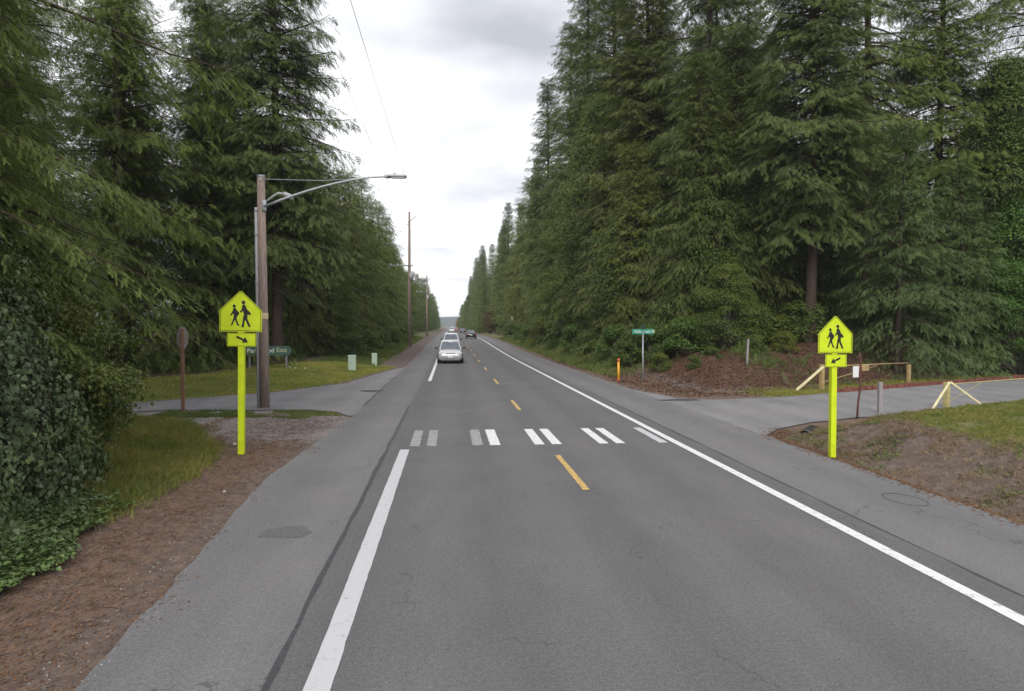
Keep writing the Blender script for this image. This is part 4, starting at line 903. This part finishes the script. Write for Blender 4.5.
# ------------------------------------------------ right hand roadside things
def marker():
    x, y = 8.35, 34.2; root = empty('pipeline_marker', (x, y, hz(x, y)-0.02)); tag(root, 'short orange yellow marker post at the right road edge', 'marker post')
    bm = bmesh.new(); tube(bm, [(0, 0, 0), (0, 0, 1.0)], 0.06, 14); bobj('post', bm, M['marker'], root, True)
    bm = bmesh.new(); tube(bm, [(0, 0, 0.98), (0, 0, 1.08), (0, 0, 1.14)], [0.072, 0.072, 0.03], 14); bobj('cap', bm, M['orange'], root, True)
    bm = bmesh.new(); tube(bm, [(0, 0, -0.02), (0, 0, 0.14)], 0.075, 14); bobj('base', bm, M['orange'], root, True)
marker()
def street_sign():
    x, y = 9.25, 33.0; root = empty('street_name_sign', (x, y, hz(x, y))); tag(root, 'green street name sign on a thin grey post right of the road', 'road sign')
    bm = bmesh.new(); tube(bm, [(0, 0, -0.2), (0, 0, 2.28)], 0.035, 10); bobj('post', bm, M['galv'], root, True)
    bm = bmesh.new(); box(bm, (0.0, 0, 2.42), (1.05, 0.02, 0.24), None, 0.006); b = bobj('name_blade', bm, M['green_sign'], root)
    bm = bmesh.new(); xx = -0.42
    for k, w in enumerate([0.07, 0.05, 0.06, 0.05, 0.05, 0.0, 0.09, 0.05, 0.06, 0.05, 0.05, 0.0, 0.07, 0.05]):
        if w:
            hh = 0.13 if k in (0, 6, 12, 3, 13) else 0.09
            box(bm, (xx+0.008, -0.013, 2.36+hh/2), (0.014, 0.004, hh)); box(bm, (xx+w*0.55, -0.013, 2.36+hh-0.012), (w*0.6, 0.004, 0.018)); box(bm, (xx+w*0.8, -0.013, 2.36+hh*0.5), (0.012, 0.004, hh*0.8))
        xx += (w or 0.05)+0.014
    bobj('lettering', bm, M['letter'], b)
    bm = bmesh.new(); box(bm, (0, 0, 2.62), (0.02, 0.7, 0.2), None, 0.005); bobj('cross_blade', bm, M['dark_green_sign'], root)
    bm = bmesh.new(); box(bm, (0, 0, 2.29), (0.09, 0.05, 0.06), None, 0.01); bobj('bracket', bm, M['galv'], root)
street_sign()
def post(name, x, y, h, w, m, label, cat='post', lean=0.0, round_=False):
    bm = bmesh.new()
    if round_: tube(bm, [(0, 0, -0.1), (0, 0, h)], w/2, 12)
    else: box(bm, (0, 0, h/2-0.05), (w, w, h+0.1), None, w*0.12)
    o = bobj(name, bm, M[m]); o.location = (x, y, hz(x, y)); o.rotation_euler = (0, lean, 0); return tag(o, label, cat)
post('wooden_stake', 14.3, 32.7, 1.2, 0.09, 'grey_post', 'thin weathered stake on the verge left of the far gate', lean=0.05)
post('grey_post', 13.4, 20.75, 0.98, 0.12, 'grey_post', 'stubby grey post at the near edge of the right side road')
bm = bmesh.new(); tube(bm, [(0, 0, -0.1), (0.03, 0, 0.5), (0.09, 0, 0.9), (0.10, 0, 1.5), (0.06, 0, 1.95)], 0.03, 8)
o = bobj('bent_pipe', bm, M['rust'], None, True); o.location = (11.95, 19.6, hz(11.95, 19.6)); tag(o, 'thin bent rusty pipe standing just right of the right school sign', 'pipe')
def far_gate():
    a = Vector((16.0, 28.9, 0)); b = Vector((22.1, 31.9, 0)); ax = (b-a).length; root = empty('swing_gate', (a.x, a.y, hz(a.x, a.y)), math.atan2(b.y-a.y, b.x-a.x))
    tag(root, 'faded yellow pipe gate with a white sign beyond the right side road', 'gate')
    bm = bmesh.new(); box(bm, (0, 0, 0.52), (0.17, 0.17, 1.15), None, 0.015); bobj('gate_post', bm, M['gate_yellow'], root)
    bm = bmesh.new(); box(bm, (ax-0.1, 0, 0.40), (0.14, 0.14, 1.0), None, 0.015); bobj('gate_post', bm, M['gate_yellow'], root)
    bm = bmesh.new(); bar(bm, (-0.05, -0.1, 1.0), (-1.25, 0.35, 0.0), 0.09); bobj('brace', bm, M['pale_yellow'], root)
    bm = bmesh.new(); tube(bm, [(0.1, 0, 1.0), (ax-0.2, 0, 0.98)], 0.026, 10); tube(bm, [(0.1, 0, 0.32), (ax*0.6, 0, 0.93)], 0.018, 8); bobj('gate_arm', bm, M['gate_yellow'], root, True)
    bm = bmesh.new(); box(bm, (2.35, -0.06, 0.70), (0.42, 0.02, 0.5), None, 0.005); s = bobj('white_sign', bm, M['white'], root)
    bm = bmesh.new(); box(bm, (2.98, -0.06, 0.86), (0.75, 0.02, 0.28), None, 0.005); bobj('yellow_plate', bm, M['gate_yellow'], root)
far_gate()
def near_gate():
    x, y = 16.55, 22.0; z = hz(x, y); root = empty('swing_gate', (x, y, z), 0.42); tag(root, 'cream braced gate post, tent shaped, at the near edge of the right side road', 'gate')
    bm = bmesh.new(); box(bm, (0, 0, 0.38), (0.17, 0.17, 0.95), None, 0.02); bobj('gate_post', bm, M['olive_post'], root)
    for q in ((-1.5, -0.35), (1.0, -0.8)):
        cc, sc_ = math.cos(0.42), math.sin(0.42); q = (*q, hz(x+q[0]*cc-q[1]*sc_, y+q[0]*sc_+q[1]*cc)-z-0.02)
        bm = bmesh.new(); bar(bm, (0.03*np.sign(q[0]), -0.11, 0.86), q, 0.062); bobj('brace', bm, M['pale_yellow'], root)
    bm = bmesh.new(); tube(bm, [(0.13, 0.02, 0.78), (6.5, 0.02, 0.80)], 0.016, 10); bar(bm, (0.2, 0.02, 0.2), (2.2, 0.02, 0.76), 0.015); bobj('gate_arm', bm, M['olive_post'], root)
near_gate()
# rusty red kerb beyond the side road
bm = bmesh.new(); kp = []
for k in range(60):
    x = 15.5+k*0.5; y = float(farR(x))+0.28; kp.append((x, y))
for k in range(59):
    (x0, y0), (x1, y1) = kp[k], kp[k+1]
    if k % 5 == 4: x1 -= 0.06; y1 -= 0.03
    q = Matrix.Rotation(math.atan2(y1-y0, x1-x0), 3, 'Z'); hh = 0.16+0.04*random.random()
    box(bm, ((x0+x1)/2, (y0+y1)/2, hh/2-0.05), (math.hypot(x1-x0, y1-y0)-0.002, 0.18, hh), q)
tag(bobj('kerb_rail', bm, M['red_kerb']), 'low rusty red kerb running along the far edge of the right side road', 'kerb')
# culvert
def culvert():
    root = empty('drain_culvert', (9.0, 17.0, -0.06), -0.7); tag(root, 'dark drain opening at the near corner of the right side road', 'drain')
    bm = bmesh.new(); tube(bm, [(0, -0.05, -0.05), (0, 0.8, 0.0)], 0.16, 16, False); bobj('pipe', bm, M['culvert'], root, True)
    bm = bmesh.new(); tube(bm, [(0, -0.06, -0.05), (0, -0.01, -0.05)], 0.175, 16, False); bobj('rim', bm, M['concrete'], root, True)
culvert()
for k, (x, y, s) in enumerate([(10.6, 9.9, 0.11), (9.6, 9.2, 0.08), (12.2, 11.9, 0.09), (-4.9, 16.4, 0.05), (-3.7, 11.8, 0.03)]):
    bm = bmesh.new(); bmesh.ops.create_icosphere(bm, subdivisions=2, radius=s)
    for v in bm.verts: v.co *= random.uniform(0.85, 1.15); v.co.z *= 0.6
    o = bobj('small_rock', bm, M['stone'], None, True); o.location = (x, y, hz(x, y)+s*0.3)
    tag(o, ['largest pale stone lying on the right bank', 'small stone low on the right bank face', 'stone further back on the right bank', 'small pale stone in the grass by the left school sign', 'tiny pebble on the left dirt strip'][k], 'rock')
# far gatepost and mailbox
def far_entrance():
    x, y = 11.8, 133; z = hz(x, y); root = empty('entrance_gatepost', (x, y, z-0.1)); tag(root, 'cream gatepost with red brown boards at a driveway far down the right side', 'gatepost')
    bm = bmesh.new(); box(bm, (0, 0, 1.6), (0.4, 0.4, 3.2), None, 0.02); bobj('post', bm, M['cream_wood'], root)
    bm = bmesh.new(); box(bm, (1.2, 0.1, 1.5), (1.9, 0.1, 2.2), None, 0.02); bobj('boards', bm, M['red_wood'], root)
    bm = bmesh.new(); box(bm, (0, 0, 3.25), (0.5, 0.5, 0.1), None, 0.02); bobj('cap', bm, M['cream_wood'], root)
    r2 = empty('mailbox_cluster', (13.5, 131, hz(13.5, 131))); tag(r2, 'white box on a post beside the far cream gatepost', 'mailbox')
    bm = bmesh.new(); box(bm, (0, 0, 1.0), (0.9, 0.5, 1.15), None, 0.04); bobj('cabinet', bm, M['white'], r2)
    bm = bmesh.new(); box(bm, (0, 0, 0.2), (0.2, 0.2, 0.5)); bobj('post', bm, M['greywood'], r2)
far_entrance()
def far_sign():
    x, y = -6.2, 110; root = empty('street_name_sign', (x, y, hz(x, y))); tag(root, 'small green street sign far down the left roadside beyond the tall power pole', 'road sign')
    bm = bmesh.new(); tube(bm, [(0, 0, 0), (0, 0, 3.0)], 0.05, 8); bobj('post', bm, M['galv'], root)
    bm = bmesh.new(); box(bm, (0, 0, 3.12), (1.2, 0.03, 0.22)); bobj('name_blade', bm, M['dark_green_sign'], root)
far_sign()

# ------------------------------------------------ cars
def car_paint(name, col, metal=0.3):
    m, t, b = mat(name, 0.3, 0.5); b.inputs['Base Color'].default_value = (*col, 1); b.inputs['Metallic'].default_value = metal
    b.inputs['Coat Weight'].default_value = 0.6; b.inputs['Coat Roughness'].default_value = 0.08
    d = noise(t, 3, 4); L(t, mixc(t, 1.0, col, ramp(t, d, [(0.3, 0.88), (0.7, 1.05)]), 'MULTIPLY'), b.inputs['Base Color']); return m
M['silver'] = car_paint('silver_car_paint', (0.55, 0.55, 0.56), 0.35); M['carwhite'] = car_paint('white_car_paint', (0.78, 0.78, 0.78), 0)
M['cardark'] = car_paint('dark_car_paint', (0.02, 0.02, 0.035), 0.3); M['carred'] = car_paint('red_car_paint', (0.3, 0.02, 0.02), 0.2)
M['glass'] = plain('car_glass_sky_tint', (0.22, 0.26, 0.32), 0.08, 0, 0.1, 2, 0.9); M['tyre'] = plain('tyre_rubber', (0.018, 0.018, 0.018), 0.9)  # glass: reflected sky is put into the pale blue base colour
M['lens'] = plain('headlight_lens', (0.75, 0.76, 0.78), 0.15, 0.3, 0.05); M['tail'] = plain('tail_lamp_red', (0.45, 0.01, 0.01), 0.25)
M['plate'] = plain('licence_plate', (0.6, 0.62, 0.65), 0.4); M['trim'] = plain('dark_trim', (0.025, 0.025, 0.028), 0.5)
def make_car(kind, W_, H_, Ln, paint_, label):
    """front points to local -Y"""
    root = empty(kind); tag(root, label, 'car', 'cars on the road')
    hw = W_/2; hood = 0.62*H_; belt = 0.60*H_
    # stations: y, bottom z, top z, half width at sill / belt
    st = [(-0.5, 0.34, 0.40, 0.70), (-0.485, 0.24, 0.46, 0.84), (-0.45, 0.20, 0.535, 0.94), (-0.38, 0.19, 0.575, 0.985), (-0.24, 0.19, 0.62, 1.0), (0.0, 0.19, 0.63, 1.0), (0.28, 0.19, 0.64, 1.0), (0.42, 0.20, 0.64, 0.97), (0.475, 0.25, 0.60, 0.90), (0.5, 0.33, 0.50, 0.78)]
    bm = bmesh.new(); rings = []
    for yy, b0, t0, wf in st:
        zb = b0*H_*0.62+0.07; zt = t0*H_; w = hw*wf; h = zt-zb
        prof = [(0.0, zb), (0.80, zb), (0.95, zb+0.10*h), (1.0, zb+0.38*h), (0.985, zb+0.62*h), (0.93, zb+0.86*h), (0.80, zb+0.97*h), (0.4, zt+0.010), (0.0, zt+0.015)]
        pts = [(w*a, zz) for a, zz in prof]+[(-w*a, zz) for a, zz in prof[-2:0:-1]]
        rings.append([bm.verts.new((a, yy*Ln, zz)) for a, zz in pts])
    n = len(rings[0])
    for i in range(len(rings)-1):
        for k in range(n): bm.faces.new((rings[i][k], rings[i][(k+1)%n], rings[i+1][(k+1)%n], rings[i+1][k]))
    bm.faces.new(rings[0][::-1]); bm.faces.new(rings[-1]); body = bobj('body', bm, paint_, root, True)
    # cabin
    A = [(-0.27, 0.615, 0.86), (-0.10, 0.94, 0.70), (0.02, 0.995, 0.69), (0.26, 0.975, 0.68), (0.40, 0.63, 0.84)]
    A = [(a*Ln, b*H_, c*hw) for a, b, c in A]
    bm = bmesh.new(); rr = []
    for yy, zt, w in A:
        zb = 0.60*H_; bw = hw*0.88
        rr.append([bm.verts.new(p) for p in ((bw, yy, zb), (w, yy, max(zt-0.04, zb+0.004)), (w*0.8, yy, zt), (0, yy, zt+0.012), (-w*0.8, yy, zt), (-w, yy, max(zt-0.04, zb+0.004)), (-bw, yy, zb))])
    for i in range(4):
        for k in range(6): bm.faces.new((rr[i][k], rr[i][k+1], rr[i+1][k+1], rr[i+1][k]))
    bobj('roof', bm, paint_, root)
    def quad(name, c4, m, off, par=root):
        bm = bmesh.new(); c4 = [Vector(c) for c in c4]; nn = (c4[1]-c4[0]).cross(c4[3]-c4[0]).normalized(); ctr = sum(c4, Vector())/4
        f = bm.faces.new([bm.verts.new(p+nn*off) for p in c4]); bmesh.ops.solidify(bm, geom=[f], thickness=-0.004)
        return bobj(name, bm, m, par)
    y0, z0, w0 = A[0]; y1, z1, w1 = A[1]
    ws = [(-w0*0.90, y0+0.03, z0+0.03), (w0*0.90, y0+0.03, z0+0.03), (w1*0.86, y1-0.02, z1-0.04), (-w1*0.86, y1-0.02, z1-0.04)]
    quad('windshield', ws, M['glass'], 0.028)
    y0, z0, w0 = A[4]; y1, z1, w1 = A[3]
    quad('rear_window', [(w0*0.86, y0-0.03, z0+0.04), (-w0*0.86, y0-0.03, z0+0.04), (-w1*0.84, y1+0.03, z1-0.05), (w1*0.84, y1+0.03, z1-0.05)], M['glass'], 0.028)
    for s in (-1, 1):
        bw = hw*0.88; f = lambda yy, u, w: (s*(bw*(1-u)+w*u), yy, 0.615*H_+u*(0.93*H_-0.60*H_))
        for ya, yb, yc, yd in ((-0.22, 0.06, 0.06, -0.09), (0.08, 0.35, 0.27, 0.08)):
            c = [f(ya*Ln, 0.06, hw*0.69), f(yb*Ln, 0.06, hw*0.69), f(yc*Ln, 0.86, hw*0.69), f(yd*Ln, 0.86, hw*0.69)]
            if s < 0: c = c[::-1]
            quad('side_window', c, M['glass'], 0.012)
        bm = bmesh.new(); box(bm, (s*(hw+0.09), -0.20*Ln, 0.66*H_), (0.20, 0.10, 0.14), None, 0.03); bobj('mirror', bm, M['trim'] if kind != 'dark_sedan' else paint_, root)
        bm = bmesh.new(); box(bm, (s*hw*0.70, -0.478*Ln, 0.455*H_), (hw*0.36, 0.12, 0.13*H_*0.8), Matrix.Rotation(s*0.28, 3, 'Z'), 0.03); bobj('headlight', bm, M['lens'], root)
        bm = bmesh.new(); box(bm, (s*hw*0.74, 0.485*Ln, 0.50*H_), (hw*0.28, 0.10, 0.13*H_), Matrix.Rotation(-s*0.2, 3, 'Z'), 0.02); bobj('tail_light', bm, M['tail'], root)
        for yy in (-0.31, 0.30):
            bm = bmesh.new(); r = 0.33
            tube(bm, [(s*(hw-0.20), yy*Ln, r), (s*(hw-0.16), yy*Ln, r), (s*(hw-0.02), yy*Ln, r), (s*(hw+0.01), yy*Ln, r)], [r*0.94, r, r, r*0.93], 24); wh = bobj('wheel', bm, M['tyre'], root, False)
            bm = bmesh.new(); tube(bm, [(s*(hw-0.01), yy*Ln, r), (s*(hw+0.016), yy*Ln, r)], [r*0.62, r*0.58], 20); bobj('rim', bm, M['galv'], wh)
    bm = bmesh.new(); box(bm, (0, -0.492*Ln, 0.40*H_), (hw*0.72, 0.06, 0.10*H_), None, 0.015); bobj('grille', bm, M['trim'], root)
    bm = bmesh.new(); box(bm, (0, -0.487*Ln, 0.235*H_), (hw*1.55, 0.12, 0.13*H_), None, 0.03); bp = bobj('lower_bumper', bm, M['trim'] if kind != 'silver_minivan' else M['greywood'], root)
    bm = bmesh.new(); box(bm, (0, -0.512*Ln, 0.30*H_), (0.32, 0.012, 0.15)); bobj('licence_plate', bm, M['plate'], root)
    bm = bmesh.new(); box(bm, (0, 0.508*Ln, 0.42*H_), (0.32, 0.012, 0.15)); bobj('licence_plate', bm, M['plate'], root)
    return root
def place(c, x, y, rz=0): c.location = (x, y, float(RZ(y))+0.004); c.rotation_euler = (0, 0, rz)
c1 = make_car('silver_minivan', 1.86, 1.66, 4.6, M['silver'], 'nearest car, silver, driving towards the viewer in the left lane'); place(c1, 0.02, 52.4)
c2 = make_car('white_suv', 1.85, 1.85, 4.7, M['carwhite'], 'white car right behind the nearest silver car, partly hidden by it'); place(c2, 0.12, 74)
c3 = make_car('dark_sedan', 1.80, 1.48, 4.6, M['cardark'], 'dark car seen from behind in the right lane'); place(c3, 3.7, 124, math.pi)
def dupcar(src, x, y, rz, name, label):
    c = copy_tree(src); c.name = name; c['label'] = label; place(c, x, y, rz); return c
dupcar(c2, 0.6, 235, 0, 'white_suv', 'tiny distant white car far behind the first two in the left lane')
dupcar(c3, 3.9, 215, math.pi, 'dark_sedan', 'second dark car beyond the nearer dark one in the right lane')
c6 = make_car('red_hatchback', 1.78, 1.5, 4.2, M['carred'], 'tiny distant red car in the right lane near the horizon'); place(c6, 2.6, 290, math.pi)

# ------------------------------------------------ haze
HAZE = 0.00022
if HAZE:
    bm = bmesh.new(); box(bm, (0, 1300, 27), (5200, 2900, 64)); hzo = bobj('haze', bm, None); tag(hzo, kind='stuff'); hzo['label'] = 'thin pale haze in the air over the road and woods'; hzo['category'] = 'haze'
    m = bpy.data.materials.new('haze_air'); m.use_nodes = True; t = m.node_tree; t.nodes.clear()
    pv = N(t, 'ShaderNodeVolumePrincipled'); pv.inputs['Density'].default_value = HAZE; pv.inputs['Color'].default_value = (0.82, 0.88, 1, 1); pv.inputs['Anisotropy'].default_value = 0.0
    o_ = N(t, 'ShaderNodeOutputMaterial'); L(t, pv.outputs[0], o_.inputs['Volume']); hzo.data.materials.append(m)
    cy.volume_bounces = 1
print('tris', sum(len(me.polygons) for me in bpy.data.meshes))
